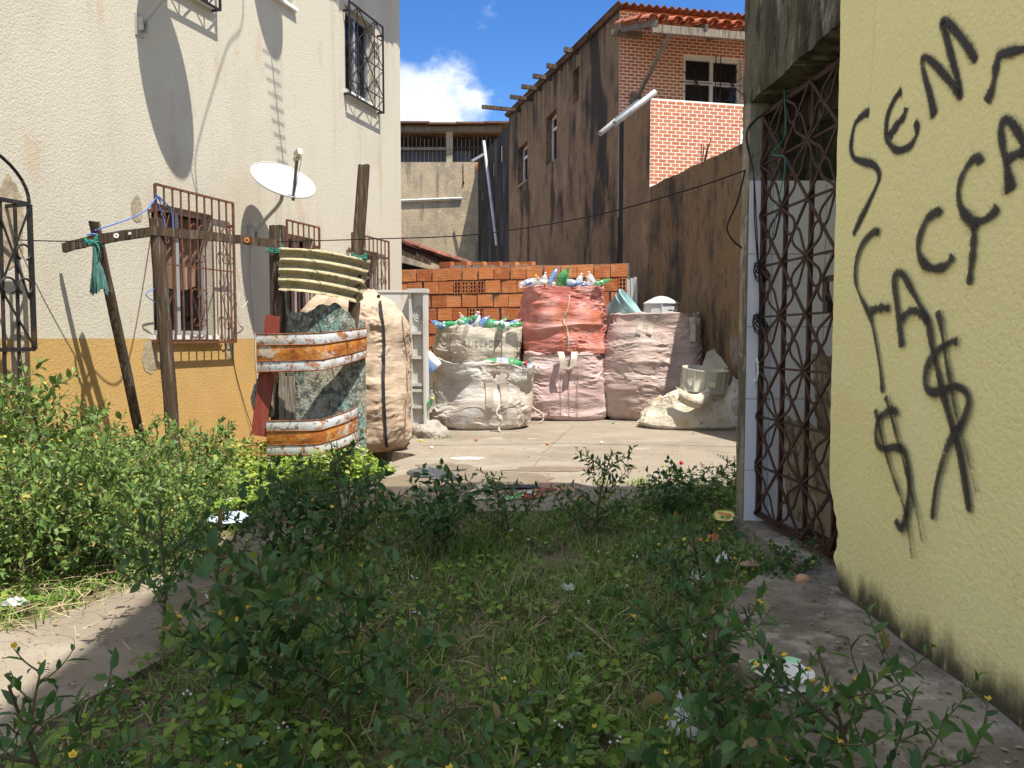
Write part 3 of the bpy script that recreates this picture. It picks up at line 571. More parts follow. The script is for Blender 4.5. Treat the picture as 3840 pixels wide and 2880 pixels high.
GF = {'S':[(-.161,2.147),(-.107,2.151),(-.036,2.134),(-.006,2.081),(-.004,2.028),(-.036,1.986),(-.118,1.952),(-.212,1.917),(-.258,1.871),(-.246,1.834),(-.175,1.767),(-.101,1.705),(-.038,1.649)],
'E':[(-.419,2.156),(-.368,2.139),(-.316,2.092),(-.306,2.032),(-.322,1.986),(-.392,1.935),(-.482,1.926),(-.530,1.954),(-.534,1.985),(-.515,2.010)],
'E2':[(-.328,1.999),(-.387,2.031),(-.438,2.051),(-.455,2.082)],
'M':[(-.649,1.988),(-.616,2.076),(-.577,2.157),(-.556,2.228),(-.609,2.203),(-.678,2.142),(-.744,2.078),(-.798,2.016),(-.791,2.057),(-.750,2.147),(-.703,2.254),(-.674,2.307),(-.700,2.303),(-.765,2.242),(-.828,2.172),(-.883,2.100)],
'r':[(-.941,1.953),(-.966,1.984),(-.980,2.028),(-.987,2.064),(-1.002,2.080),(-1.044,2.073),(-1.105,2.059),(-1.145,2.050),(-1.25,2.02)],
'A1':[(-1.076,1.643),(-1.056,1.717),(-1.031,1.792),(-1.019,1.854),(-1.039,1.870),(-1.072,1.850),(-1.120,1.791),(-1.156,1.736),(-1.177,1.690)],
'A1b':[(-1.054,1.749),(-1.086,1.752),(-1.122,1.754),(-1.155,1.751)],
'C1':[(-.925,1.762),(-.915,1.787),(-.869,1.780),(-.824,1.737),(-.812,1.687),(-.835,1.630),(-.889,1.586),(-.945,1.578),(-.996,1.592),(-1.021,1.613)],
'C1t':[(-.904,1.578),(-.904,1.498),(-.888,1.372)],
'C2':[(-.717,1.634),(-.695,1.649),(-.630,1.632),(-.586,1.580),(-.578,1.523),(-.616,1.474),(-.685,1.449),(-.759,1.454),(-.798,1.486)],
'F':[(-.286,1.627),(-.242,1.640),(-.153,1.608),(-.101,1.554),(-.084,1.487),(-.096,1.434),(-.142,1.375),(-.205,1.315),(-.249,1.257),(-.295,1.154),(-.332,1.053),(-.348,.976)],
'Fb':[(-.230,1.310),(-.293,1.323),(-.392,1.320)],
'A2':[(-.487,1.164),(-.469,1.231),(-.442,1.329),(-.416,1.420),(-.435,1.452),(-.478,1.445),(-.535,1.390),(-.598,1.329),(-.658,1.264),(-.687,1.181),(-.728,1.092),(-.768,1.006),(-.818,.917),(-.879,.806),(-.942,.617)],
'A2b':[(-.474,1.268),(-.527,1.300),(-.593,1.298),(-.658,1.257)],
'D1':[(-.722,1.300),(-.756,1.215),(-.797,1.088),(-.849,.953),(-.908,.843),(-.943,.771),(-.978,.688)],
'D2':[(-.846,1.188),(-.808,1.188),(-.724,1.154),(-.667,1.097),(-.659,1.033),(-.697,1.008),(-.767,1.020),(-.844,1.038),(-.898,1.022),(-.915,.985),(-.883,.917),(-.822,.851),(-.781,.770),(-.746,.668),(-.729,.546)],
'd0':[(-.474,.902),(-.451,.919),(-.393,.906),(-.327,.864),(-.314,.807),(-.332,.766),(-.387,.758),(-.474,.778),(-.530,.767),(-.560,.713),(-.577,.650),(-.569,.567),(-.546,.495),(-.519,.470),(-.482,.495)],
'd1':[(-.301,.913),(-.361,.805),(-.419,.712),(-.482,.631),(-.542,.561),(-.588,.454),(-.613,.372)],
'd2':[(-.382,.971),(-.423,.912),(-.478,.820),(-.532,.730),(-.592,.623),(-.642,.540),(-.679,.449)]}
# spray paint: soft-edged stroke, density carried across the ribbon by its own attribute
def spray_mat():
    m = bpy.data.materials.new('black_spray_paint'); m.use_nodes = True; t = m.node_tree; t.nodes.clear(); L = t.links.new
    a = t.nodes.new('ShaderNodeAttribute'); a.attribute_name = 'lv'
    g = t.nodes.new('ShaderNodeNewGeometry'); nz = t.nodes.new('ShaderNodeTexNoise'); nz.inputs['Scale'].default_value = 130; nz.inputs['Detail'].default_value = 3; L(g.outputs['Position'], nz.inputs['Vector'])
    ma = t.nodes.new('ShaderNodeMath'); ma.operation = 'MULTIPLY_ADD'; L(nz.outputs[0], ma.inputs[0]); ma.inputs[1].default_value = .75; ma.inputs[2].default_value = -.375
    ad = t.nodes.new('ShaderNodeMath'); ad.operation = 'ADD'; L(a.outputs['Fac'], ad.inputs[0]); L(ma.outputs[0], ad.inputs[1])
    r = t.nodes.new('ShaderNodeMapRange'); r.interpolation_type = 'SMOOTHSTEP'; L(ad.outputs[0], r.inputs[0]); r.inputs[1].default_value = .10; r.inputs[2].default_value = .74; r.inputs[4].default_value = .93
    p = t.nodes.new('ShaderNodeBsdfPrincipled'); p.inputs['Base Color'].default_value = (.028, .026, .030, 1); p.inputs['Roughness'].default_value = .7
    b = t.nodes.new('ShaderNodeBump'); b.inputs['Strength'].default_value = .6; b.inputs['Distance'].default_value = .014
    n2 = t.nodes.new('ShaderNodeTexNoise'); n2.inputs['Scale'].default_value = 30; n2.inputs['Detail'].default_value = 4; L(g.outputs['Position'], n2.inputs['Vector']); L(n2.outputs[0], b.inputs['Height']); L(b.outputs[0], p.inputs['Normal'])
    tr = t.nodes.new('ShaderNodeBsdfTransparent'); ms = t.nodes.new('ShaderNodeMixShader'); L(r.outputs[0], ms.inputs[0]); L(tr.outputs[0], ms.inputs[1]); L(p.outputs[0], ms.inputs[2])
    o = t.nodes.new('ShaderNodeOutputMaterial'); L(ms.outputs[0], o.inputs[0]); return m
m_spray = spray_mat()
def stroke_mesh(pts, wid, q, fade=False):
    n = max(20, len(pts) * 9); P = smooth(pts, n); d = unit(np.gradient(P, axis=0)); nn = np.c_[-d[:, 1], d[:, 0]]
    prof = [(-1.7, 0), (-1.1, .16), (-.70, .34), (-.36, .80), (0, 1), (.36, .80), (.70, .34), (1.1, .16), (1.7, 0)]
    V, At = [], []
    k = np.arange(n) / (n - 1); wv = wid * (.84 + .42 * pn(np.c_[k * 7, k * 0 + q * 900, k * 0])); den = .92 + .35 * pn(np.c_[k * 9, k * 0 + q * 500, k * 0 + 4])
    wv = wv * (1 + .35 * np.exp(-(k * n / 5.) ** 2)); den = den + .25 * np.exp(-(k * n / 6.) ** 2)
    for i in range(n):
        e = min(1, min(k[i], 1 - k[i]) * n / 2.2) ; fd = (1 - .55 * k[i]) if fade else 1
        for c, a in prof:
            x, z = P[i] + nn[i] * c * wv[i]; V.append(WY(x, q, z)); At.append(a * (e ** .6) * fd * den[i])
    m_ = len(prof); F = np.array([(i * m_ + j, (i + 1) * m_ + j, (i + 1) * m_ + j + 1, i * m_ + j + 1) for i in range(n - 1) for j in range(m_ - 1)])
    return npmesh('graffiti_stroke', np.array(V), [F], At)
words = {'graffiti_letter_s': ['S'], 'graffiti_letter_e': ['E', 'E2'], 'graffiti_letter_m': ['M'], 'graffiti_curve': ['r'], 'graffiti_letter_a': ['A1', 'A1b'], 'graffiti_letter_c_cedilla': ['C1', 'C1t'], 'graffiti_letter_c': ['C2'], 'graffiti_letter_f': ['F', 'Fb'], 'graffiti_letter_a_long': ['A2', 'A2b'], 'graffiti_dollar_sign': ['D2', 'D1'], 'graffiti_dollar_sign_small': ['d0', 'd1', 'd2']}
qq = .0025
for nm, ks in words.items():
    for k in ks:
        o = part(nm.replace('_small', '').replace('_long', ''), stroke_mesh(GF[k], .029 if k not in ('D1', 'd1', 'd2', 'F') else .0225, qq, k in ('D1', 'd1', 'd2')), m_spray, yb); qq += .0007

# ================================================================== GATEWAY: lintel, jamb, tiled passage wall, iron gate
gw = thing('gateway', tuple(WY(1.46, 0, 0)), 'mouldy concrete doorway frame with white tiled reveal', 'doorway')
def rough(Gd, amp, sc_, seed=0.):
    Gd = np.asarray(Gd, float); return Gd + amp * np.stack([fbm(Gd * sc_ + 3.1 + seed, 3), fbm(Gd * sc_ + 9.4 + seed, 3), fbm(Gd * sc_ + 20.7 + seed, 3)], -1)
def slab(mb, o, x, y, z, nx, ny, nz_, amp=.006, sc_=7.):
    """box whose faces are subdivided and roughened (shared seams stay closed because noise depends on position)"""
    o, x, y, z = map(lambda q: np.array(q, float), (o, x, y, z))
    for (a, b, c, na, nb_) in ((o, x, z, nx, nz_), (o + y, z, x, nz_, nx), (o, z, y, nz_, ny), (o + x, y, z, ny, nz_), (o, y, x, ny, nx), (o + z, x, y, nx, ny)):
        G_ = np.array([[a + b * i / na + c * j / nb_ for j in range(nb_ + 1)] for i in range(na + 1)]); mb.grid(rough(G_, amp, sc_))
    return mb
mb = MB(); slab(mb, WY(1.375, 0, -.1), YD * .135, -YN * .12, UZ * 2.76, 3, 3, 60, .006, 9); part('jamb', mb, m_jamb, gw, True)
mb = MB(); slab(mb, WY(.10, -.006, 2.645), YD * 1.42, -YN * .30, UZ * 1.5, 40, 6, 36, .012, 6); lo_ = part('lintel', mb, m_lintel, gw, True)
mb = MB(); slab(mb, WY(-.02, -.30, 2.46), YD * 1.55, -YN * .06, UZ * .2, 30, 2, 4, .008, 7); part('lintel_rib', mb, m_lintel, gw, True)
# passage wall facing the camera: tiled below, rough above
PX = lambda x, z, dy=0: A(x, 4.985 + dy, z)
mb = MB(); mb.box((1.585, 4.842, -.1), (3, 0, 0), (0, .15, 0), (0, 0, 2.9)); part('passage_wall', mb, m_lintel, gw)
mb = MB(); mb.box((1.462, 4.812, -.08), (2.4, 0, 0), (0, .006, 0), (0, 0, 2.252)); part('grout_bed', mb, m_grout, gw)
tw, th_ = .33, .45; z_top = 2.17
for j in range(5):
    z1 = z_top - j * th_; z0 = max(z1 - th_ + .004, .0)
    for i, (x0, x1) in enumerate(((1.463, 1.61), (1.61, 1.94), (1.94, 2.076), (2.076, 2.406), (2.406, 2.736), (2.736, 3.066), (3.066, 3.39), (3.39, 3.72), (3.72, 3.86))):
        mb = MB(); mb.box((x0 + .002, 4.803 + .0015 * rng.random(), z0), (x1 - x0 - .004, 0, 0), (0, .008, 0), (0, 0, z1 - z0)); part('tile', mb, m_tile, gw)
mb = MB(); mb.box((4.2, 2.0, -.1), (.1, 0, 0), (0, 3.2, 0), (0, 0, 2.9)); mb.box((1.65, 3.2, -.1), (1.8, 0, 0), (0, .1, 0), (0, 0, 2.9)); part('passage_shell', mb, m_lintel, gw)
mb = MB(); slab(mb, WY(-.05, .03, -.12), YD * 1.55, -YN * .28, UZ * .17, 20, 4, 3, .012, 8); part('threshold', mb, m_step, gw, True)
# gate (local frame: u along the gate towards the near end, v up)
GA = A(1.548, 4.785, .10); GU = unit(A(1.626 - 1.545, 3.84 - 4.78, 0)); GN = unit(np.cross(GU, UZ)); GN = GN if GN[0] < 0 else -GN
gt = thing('iron_gate', tuple(GA), 'rusty brown iron gate with diamond bars and petal scrolls, padlocked', 'gate')
def PG(u, v, q=0): return GA + GU * u + UZ * v + GN * q
cw, ch, nx, nz_ = .313, .308, 4, 8
mb = MB()
for a, b in (((0, 0), (0, nz_ * ch)), ((nx * cw, 0), (nx * cw, nz_ * ch)), ((0, nz_ * ch), (nx * cw, nz_ * ch)), ((0, 0), (nx * cw, 0))): mb.beam(PG(*a), PG(*b), .028, .028, GN)
part('frame', mb, m_gate, gt)
for i in range(1, nx): b_ = MB(); b_.beam(PG(i * cw, 0), PG(i * cw, nz_ * ch), .02, .022, GN); part('upright_bar', b_, m_gate, gt)
for j in range(1, nz_): b_ = MB(); b_.beam(PG(0, j * ch, .014), PG(nx * cw, j * ch, .014), .012, .012, GN); part('cross_bar', b_, m_gate, gt)
for i in range(nx):
    for j in range(nz_):
        e = (i + j) % 2 == 0
        b_ = MB(); b_.beam(PG(i * cw, (j if e else j + 1) * ch, .024), PG((i + 1) * cw, (j + 1 if e else j) * ch, .024), .018, .009, GN); part('diagonal_bar', b_, m_gate, gt)
        c0 = np.array([(i + .5) * cw, (j + .5) * ch])
        for (ou, ov) in (((i + 1, j), (i, j + 1)) if e else ((i, j), (i + 1, j + 1))):
            o0 = np.array([ou * cw, ov * ch]); d = c0 - o0; dn = unit(d); pr = np.array([-dn[1], dn[0]]); ln = np.linalg.norm(d); p_ = MB()
            for sg in (-1, 1):
                pts = [o0 + dn * ln * a + pr * sg * b for a, b in ((.02, .006), (.25, .016), (.5, .033), (.72, .047), (.90, .040), (.99, .008))]
                S_ = smooth(pts, 16); 
                for a, b in zip(S_, S_[1:]): p_.beam(PG(a[0], a[1], .026), PG(b[0], b[1], .026), .014, .007, GN)
            part('petal_scroll', p_, m_gate, gt)
b_ = MB(); b_.cbox(PG(.98, 1.40, .03), GU * .28, UZ * .03, GN * .012); b_.cbox(PG(.86, 1.35, .03), GU * .05, UZ * .12, GN * .012); lk = part('bolt_plate', b_, m_gate, gt)
b_ = MB(); b_.cbox(PG(.92, 1.26, .05), GU * .05, UZ * .055, GN * .025); b_.tube([PG(.92 + .016 * math.cos(t), 1.29 + .03 * math.sin(t), .05) for t in np.linspace(0, PI, 10)], .004, 6); part('padlock', b_, m_blackiron, gt)
# plywood offcuts standing behind the gate
for k, (u0, u1, h, dq, lbl) in enumerate(((.12, 1.25, .66, -.05, 'pale stained plywood board leaning low behind the gate bars'), (.42, 1.6, 1.02, -.12, 'taller blotched plywood board behind the low one in the gateway'))):
    G_ = np.array([[PG(u, v + .0, dq - .10 * (1 - v / h)) for u in np.linspace(u0, u1, 14)] for v in np.linspace(0, h, 10)]); G_[-1, :, 2] += .03 * fbm(G_[-1] * 8 + k, 3) - .10 * np.linspace(0, 1, 14) * (1 if k == 0 else .6)
    mb = MB(); mb.grid(G_); mb.grid((G_ - GN * .012)[::-1]); mb.grid(np.stack([G_[-1], G_[-1] - GN * .012])); mb.grid(np.stack([G_[:, 0], G_[:, 0] - GN * .012], 1)); solo('plywood_board', mb, m_ply, lbl, 'board')

# ================================================================== COURTYARD SIDE WALL AND HOUSE
OS = A(2.14, 14.26, 0); b_a = math.radians(13.5); SD = A(-math.sin(b_a), math.cos(b_a), 0); SN = A(-SD[1], SD[0], 0)
f_a = math.radians(12); FD = A(math.cos(f_a), math.sin(f_a), 0); FN = A(FD[1], -FD[0], 0)
def PS(k, q, z): return OS + SD * k + SN * q + UZ * z
def PF(k0): return lambda t, p, z: OS + SD * k0 + FD * t + FN * p + UZ * z
yw_ = thing('yard_wall', tuple(PS(-5, 0, 0)), 'dark blotched boundary wall along the right of the courtyard', 'wall')
mb = MB(); kk = np.linspace(-9, -.93, 60); zz = np.linspace(-.1, 3.79, 30)
Gy = np.array([[PS(k, 0, z + (.03 * pn(A(k * 2.2, 1., 0)) if z > 3.7 else 0)) for k in kk] for z in zz]); mb.grid(rough(Gy, .008, 4)); mb.grid(np.stack([Gy[-1], Gy[-1] - SN * .15])); mb.grid((Gy - SN * .15)[:, ::-1]); part('wall_face', mb, m_yard, yw_, True)
hs_ = thing('brick_front_house', tuple(PS(0, 0, 0)), 'two storey house with stained brown side wall and red brick tile front', 'house')
HS = [(7.35, 8.4, 5.55, 6.62), (4.6, 5.5, 5.52, 6.70), (2.92, 3.36, 6.40, 7.13)]
def PSr(s, q, z): return PS(s, q, z)
mb = MB(); wall_holes(mb, PSr, .54, 9.55, -.1, 7.32, HS, .22)
mb.quad(PS(.54, 0, 7.32), PS(9.55, 0, 7.32), PS(9.55, 0, 7.88), PS(.54, 0, 7.35))
mb.quad(PS(9.55, 0, -.1), PS(9.55, -6, -.1), PS(9.55, -6, 7.9), PS(9.55, 0, 7.9))
part('side_wall', mb, m_dark, hs_)
mb = MB(); mb.box(PS(.56, -.6, 0), SD * 8.9, -SN * .05, UZ * 7.3); part('interior', mb, m_room, hs_)
mb = MB(); mb.quad(PS(-.93, 0, -.1), PS(.28, 0, -.1), PS(.28, 0, 5.28), PS(-.93, 0, 5.28)); mb.quad(PS(.30, .0, -.1), PS(.30, -.3, -.1), PS(.30, -.3, 5.28), PS(.30, 0, 5.28)); 
mb.box(PS(-.93, -.003, 5.10), SD * 1.2, -SN * .15, UZ * .18); part('terrace_side_wall', mb, m_dark, hs_)
mb = MB(); mb.box(PS(.281, -.008, -.1), SD * .258, -SN * .2, UZ * 5.36); part('recess_shade_fill', mb, m_black, hs_)  # near-flush black box; the gap's shade is put into its colour
for h in HS: window(hs_, lambda s, q, z: PS(s, q, z), SD, SN, *h, m_white, dep=.2, nv=1, wf=.06)
for (s0, s1, z) in ((4.7, 5.45, 6.35), (7.4, 8.35, 6.3)): b_ = MB(); b_.box(PS(s0, -.2, z), SD * (s1 - s0), SN * .05, UZ * .06); part('transom', b_, m_white, hs_)
b_ = MB(); b_.box(PS(7.3, -.15, 5.5), SD * 1.1, SN * .2, UZ * .05); part('window_sill', b_, m_cement, hs_)
# front walls
PU, PT = PF(.54), PF(-.93)
WIN = (1.30, 2.52, 5.70, 6.62)
mb = MB(); wall_holes(mb, lambda s, q, z: PU(s, q, z), 0, 6, 3.5, 7.34, [WIN], .16); part('front_wall', mb, m_fmort, hs_)
mb = MB(); mb.box(PU(.0, -.9, 3.6), FD * 6, FN * .05, UZ * 3.8); part('interior', mb, m_room, hs_)
mb = MB(); mb.box(PT(0, -.12, 3.2), FD * 6, FN * .12, UZ * 2.08); pp = part('terrace_parapet', mb, m_fmort, hs_)
mb = MB(); mb.box(PT(0, -.14, -.1), FD * 6, FN * .13, UZ * 3.3); part('lower_front_wall', mb, m_yard, hs_)
mb = MB(); mb.quad(PT(0.1, -.12, 4.3), PT(6, -.12, 4.3), PU(6, .0, 4.3), PU(0.1, 0, 4.3)); part('terrace_floor', mb, m_cement, hs_)
fo = window(hs_, lambda s, q, z: PU(s, q, z), FD, FN, *WIN, m_white, dep=.12, nv=2, wf=.07)
b_ = MB(); b_.box(PU(1.37, -.115, 6.1), FD * 1.08, FN * .05, UZ * .07); part('transom', b_, m_white, hs_)
# ironwork sunburst on that window
b_ = MB()
for (cs_, cz_) in ((1.55, 6.1), (2.3, 6.1)):
    for a in np.linspace(0, 2 * PI, 10, endpoint=False): b_.beam(PU(cs_, .03, cz_), PU(cs_ + .33 * math.cos(a), .03, cz_ + .33 * math.sin(a)), .012, .012, FN)
for s in (1.95, 2.05): b_.beam(PU(s, .03, 5.72), PU(s, .03, 6.62), .015, .015, FN)
part('window_grille', b_, m_blackiron, hs_)
bl, bh = .136, .0425; pitch_x, pitch_z = .156, .0615
bm_ = MB(); bm_.box(A(0, 0, 0), FD * bl, FN * .012, UZ * bh); bmesh_ = bm_.mesh('brick'); bmesh_.materials.append(m_fbrick)
cnt = 0; rest = MB()
for j in range(23):
    z = 5.28 - .012 - (j + 1) * pitch_z
    for i in range(28):
        t0 = .008 + i * pitch_x - (pitch_x / 2 if j % 2 else 0)
        if 1.66 < t0 < 1.9 and 4.55 < z < 4.85: continue
        P_ = PT(max(t0, .004), -.008, z)
        if t0 > 1.85: rest.box(P_, FD * bl, FN * .012, UZ * bh); continue
        if t0 < 0: rest.box(P_, FD * (bl + t0), FN * .012, UZ * bh); continue
        o = link('brick', bmesh_); o.parent = pp; o.location = Vector(P_); cnt += 1
for j in range(35):
    z = 5.28 + (j) * pitch_z
    for i in range(28):
        t0 = .008 + i * pitch_x - (pitch_x / 2 if j % 2 else 0); t1 = t0 + bl
        if t1 > WIN[0] - .01 and t0 < WIN[1] + .01 and z + bh > WIN[2] - .01 and z < WIN[3] + .01:
            if t0 < WIN[0] - .04: t1 = WIN[0] - .012
            elif t1 > WIN[1] + .04: t0 = WIN[1] + .012
            else: continue
        t0 = max(t0, .004)
        rest.box(PU(t0, -.008, z), FD * (t1 - t0), FN * .012, UZ * bh)
ro_ = part('brick_courses', rest, m_fbrick, hs_); ro_['kind'] = 'stuff'
# ventilation block in the parapet
b_ = MB(); b_.box(PT(1.70, .0, 4.53), FD * .3, FN * .014, UZ * .04); b_.box(PT(1.70, .0, 4.82), FD * .3, FN * .014, UZ * .04); b_.box(PT(1.67, 0, 4.53), FD * .035, FN * .014, UZ * .33)
for (a, z) in ((1.75, 4.62), (1.83, 4.74), (1.86, 4.62), (1.78, 4.76)): b_.tube([PT(a + .035 * math.cos(t), .01, z + .055 * math.sin(t)) for t in np.linspace(0, 2 * PI, 13)], .012, 5)
part('vent_block', b_, m_white, hs_)
# corrugated main roof
ks = np.linspace(.30, 9.7, 14)
ss = np.linspace(-.12, 4.6, 320)
Gr = np.array([[OS + SD * k + FD * s + UZ * (7.385 + .058 * (k - .54) + .026 * math.sin(s * 2 * PI / .15) + .10 * 0) for s in ss] for k in ks])
mb = MB(); mb.grid(Gr); mb.grid((Gr - UZ * .014)[::-1]); mb.grid(np.stack([Gr[0], Gr[0] - UZ * .014])); part('corrugated_roof', mb, m_corr, hs_, True)
mb = MB(); mb.beam(PS(.36, .03, 7.345), PS(9.6, .03, 7.87), .06, .07); part('verge_board', mb, m_wood, hs_)
for (k, z, L_) in ((8.10, 7.62, 1.12), (6.89, 7.57, .6), (5.89, 7.53, .54), (4.98, 7.50, .49), (4.14, 7.47, .38), (2.99, 7.43, .32), (2.02, 7.40, .14)):
    mb = MB(); mb.beam(PS(k, -.05, z), PS(k, L_, z + .03), .07, .10); part('rafter', mb, m_wood, hs_)
# terracotta awning over the terrace
aw = MB(); aw.beam(PU(-.05, 1.72, 6.33), PU(4, 1.72, 6.35), .07, .13); aw.beam(PU(-.2, .12, 6.86), PU(.4, .12, 6.86), .07, .1)
for t in (.0, .9, 1.8, 2.7): aw.beam(PU(t, 0, 6.97), PU(t, 1.78, 6.41), .06, .09)
ao = part('awning_frame', aw, m_gwood, hs_)
b_ = MB(); b_.beam(PU(.33, .03, 5.70), PU(.30, 1.65, 6.31), .055, .07); b_.cbox(PU(.33, .02, 5.72), FD * .22, FN * .04, UZ * .2); part('awning_strut', b_, m_gwood, hs_)
tm = MB(); ang = np.linspace(0, PI, 9)
Gt = np.array([[(k * .46, (.07 + .022 * k) * math.cos(t), (.062 + .016 * k) * math.sin(t)) for t in ang] for k in (0, .5, 1)]); tm.grid(Gt); Gi = np.array([[(k * .46, (.055 + .022 * k) * math.cos(t), (.046 + .016 * k) * math.sin(t)) for t in ang] for k in (0, .5, 1)]); tm.grid(Gi[::-1]); tm.grid(np.stack([Gt[-1], Gi[-1]]))
tmesh = tm.mesh('tile', True); tmesh.materials.append(m_tilered)
tn = MB(); Gt2 = Gt.copy(); Gt2[..., 2] = -Gt[..., 2] + .05; tn.grid(Gt2[::-1]); tn.grid(Gt2 + A(0, 0, .014)); tnm = tn.mesh('tile', True); tnm.materials.append(m_tilered)
rz = math.atan2(FN[1], FN[0])
for i in range(15):
    for j in range(4):
        for me, off, dz in ((tmesh, 0, .075), (tnm, .11, .03)):
            t = -.05 + i * .22 + off; p = .06 + j * .425
            if t > 3.2: continue
            P_ = PU(t, p, 6.99 - .325 * p + dz + .012 * rng.random())
            o = link('tile', me); o.parent = ao; o.location = Vector(P_); o.rotation_euler = (0, .315 + .02 * rng.normal(), rz + .03 * rng.normal())
# PVC drain pipes sticking out of the terrace corner
def pipe(a, b, r):
    a, b = A(*a), A(*b); d = unit(b - a); mb = MB(); L_ = np.linalg.norm(b - a); mb.lathe([(r, 0), (r, L_), (r * .86, L_), (r * .86, L_ - .5)], 20, a, d); return mb
part('drain_pipe', pipe((2.44, 13.42, 5.40), (1.705, 13.0, 4.758), .05), m_pvc, hs_, True); part('drain_pipe', pipe((2.25, 13.95, 5.40), (1.505, 13.4, 4.696), .045), m_pvc, hs_, True)
for t in (1.28, 1.36, 1.46, 1.53): mb = MB(); mb.tube([PS(-2.6 - .3 * (t - 1.28), -.1, 3.75), PS(-2.6 - .3 * (t - 1.28) * 4, -.1, 4.08 + .05 * math.sin(t * 30))], .008, 5); part('steel_rod', mb, m_gate, yw_)

# ---- black mouldy wall behind the house and the back house
bk = thing('black_mould_wall', tuple(PS(10, 0, 0)), 'tall black mould covered wall behind the brown side wall', 'wall')
mb = MB(); wall_holes(mb, lambda s, q, z: PS(s, q - .02, z), 9.56, 14.65, -.1, 7.65, [(10.55, 10.9, 6.75, 7.3), (11.8, 12.1, 6.55, 7.05), (12.6, 12.9, 6.4, 6.9), (13.75, 14.05, 6.1, 6.45)], .25); mb.quad(PS(9.56, -.27, -.1), PS(9.56, -.02, -.1), PS(9.56, -.02, 7.65), PS(9.56, -.27, 7.65)); mb.quad(PS(9.56, -.02, 7.65), PS(14.65, -.02, 7.65), PS(14.65, -.27, 7.65), PS(9.56, -.27, 7.65)); part('wall_face', mb, m_black, bk)
for (a, b, c, d) in ((10.55, 10.9, 6.75, 7.3), (11.8, 12.1, 6.55, 7.05), (12.6, 12.9, 6.4, 6.9), (13.75, 14.05, 6.1, 6.45)): mb = MB(); mb.box(PS(a, -.1, c), SD * (b - a), SN * .04, UZ * (d - c)); part('vent_block', mb, m_cement, bk)
YB = 28.4
bh_ = thing('back_house', (-4, YB, 0), 'beige rendered house at the back with open barred veranda on top', 'house')
mb = MB(); mb.quad((-9, YB, -.1), (-.9, YB, -.1), (-.9, YB, 7.6), (-9, YB, 7.6)); mb.quad((-9, YB, 7.6), (-.9, YB, 7.6), (-.9, YB + .2, 7.6), (-9, YB + .2, 7.6)); part('wall', mb, m_cement, bh_)
mb = MB(); mb.box((-2.39, YB + .0, 7.602), (.23, 0, 0), (0, .23, 0), (0, 0, 1.1)); mb.box((-4.4, YB + .0, 7.602), (.23, 0, 0), (0, .23, 0), (0, 0, 1.1)); part('pillar', mb, m_cement, bh_)
mb = MB(); mb.box((-9, YB - .05, 8.70), (8.6, 0, 0), (0, .3, 0), (0, 0, .16)); part('roof_beam', mb, m_gwood, bh_)
mb = MB(); mb.quad((-9, YB + 3.4, 7.6), (0, YB + 3.4, 7.6), (0, YB + 3.4, 9.5), (-9, YB + 3.4, 9.5)); part('veranda_back', mb, m_room, bh_)
mb = MB()
for i in range(9): mb.box((-9 + i, YB - .35, 8.87 + .02 * (i % 3)), (1.04, 0, 0), (0, 4, .5), (0, 0, .06))
part('roof_sheet', mb, m_corr, bh_)
mb = MB(); mb.box((-4.15, YB + .06, 8.05), (1.76, 0, 0), (0, .06, 0), (0, 0, .1)); part('hand_rail', mb, m_gwood, bh_); mb = MB(); mb.box((-2.14, YB + .06, 8.11), (1.9, 0, 0), (0, .05, 0), (0, 0, .05)); part('hand_rail', mb, m_blackiron, bh_)
for i in range(24):
    x = -4.1 + i * .15
    if -2.42 < x < -2.13: continue
    mb = MB(); mb.beam((x, YB + .14, 7.6), (x + .01, YB + .14, 8.52 + .06 * math.sin(i * 7.)), .018, .018, (0, 1, 0)); part('bar', mb, m_gwood, bh_)
mb = MB(); mb.box((-4.2, YB + .3, 7.6), (1.8, 0, 0), (0, .03, 0), (0, 0, .46)); mb.box((-2.12, YB + .3, 7.6), (.62, 0, 0), (0, .03, 0), (0, 0, .47)); part('balcony_panel', mb, M('grey_panel', (.10, .10, .105), rough=.8), bh_)
mb = MB(); mb.tube([(-4.4, YB - .06, 6.19), (-1.82, YB - .06, 6.29)], .045, 10); part('drain_pipe', mb, m_pvc, bh_)
mb = MB(); mb.tube([(-1.78, YB - .03, 7.55), (-1.77, YB - .03, 6.9)], .012, 5); mb.lathe([(.001, -.06), (.035, -.03), (.03, .05), (.001, .07)], 8, (-1.77, YB - .03, 6.85)); part('hanging_cord', mb, m_wire, bh_)
mb = MB(); mb.box((-1.3, YB - .02, 7.3), (.3, 0, 0), (0, -.05, 0), (0, 0, .28)); part('exposed_brick', mb, m_hbrick, bh_)
mb = MB(); mb.tube([(-.956, 26.5, 7.87), (-.49, 25.0, 4.19)], .05, 10); solo('white_pole', mb, m_pvc, 'long white pole leaning before the black wall', 'pole')
mb = MB(); mb.beam((-1.41, 27.6, 7.45), (-.54, 27.0, 7.79), .06, .09); solo('pale_plank', mb, m_pvc, 'short pale plank sticking up at the veranda corner', 'plank')

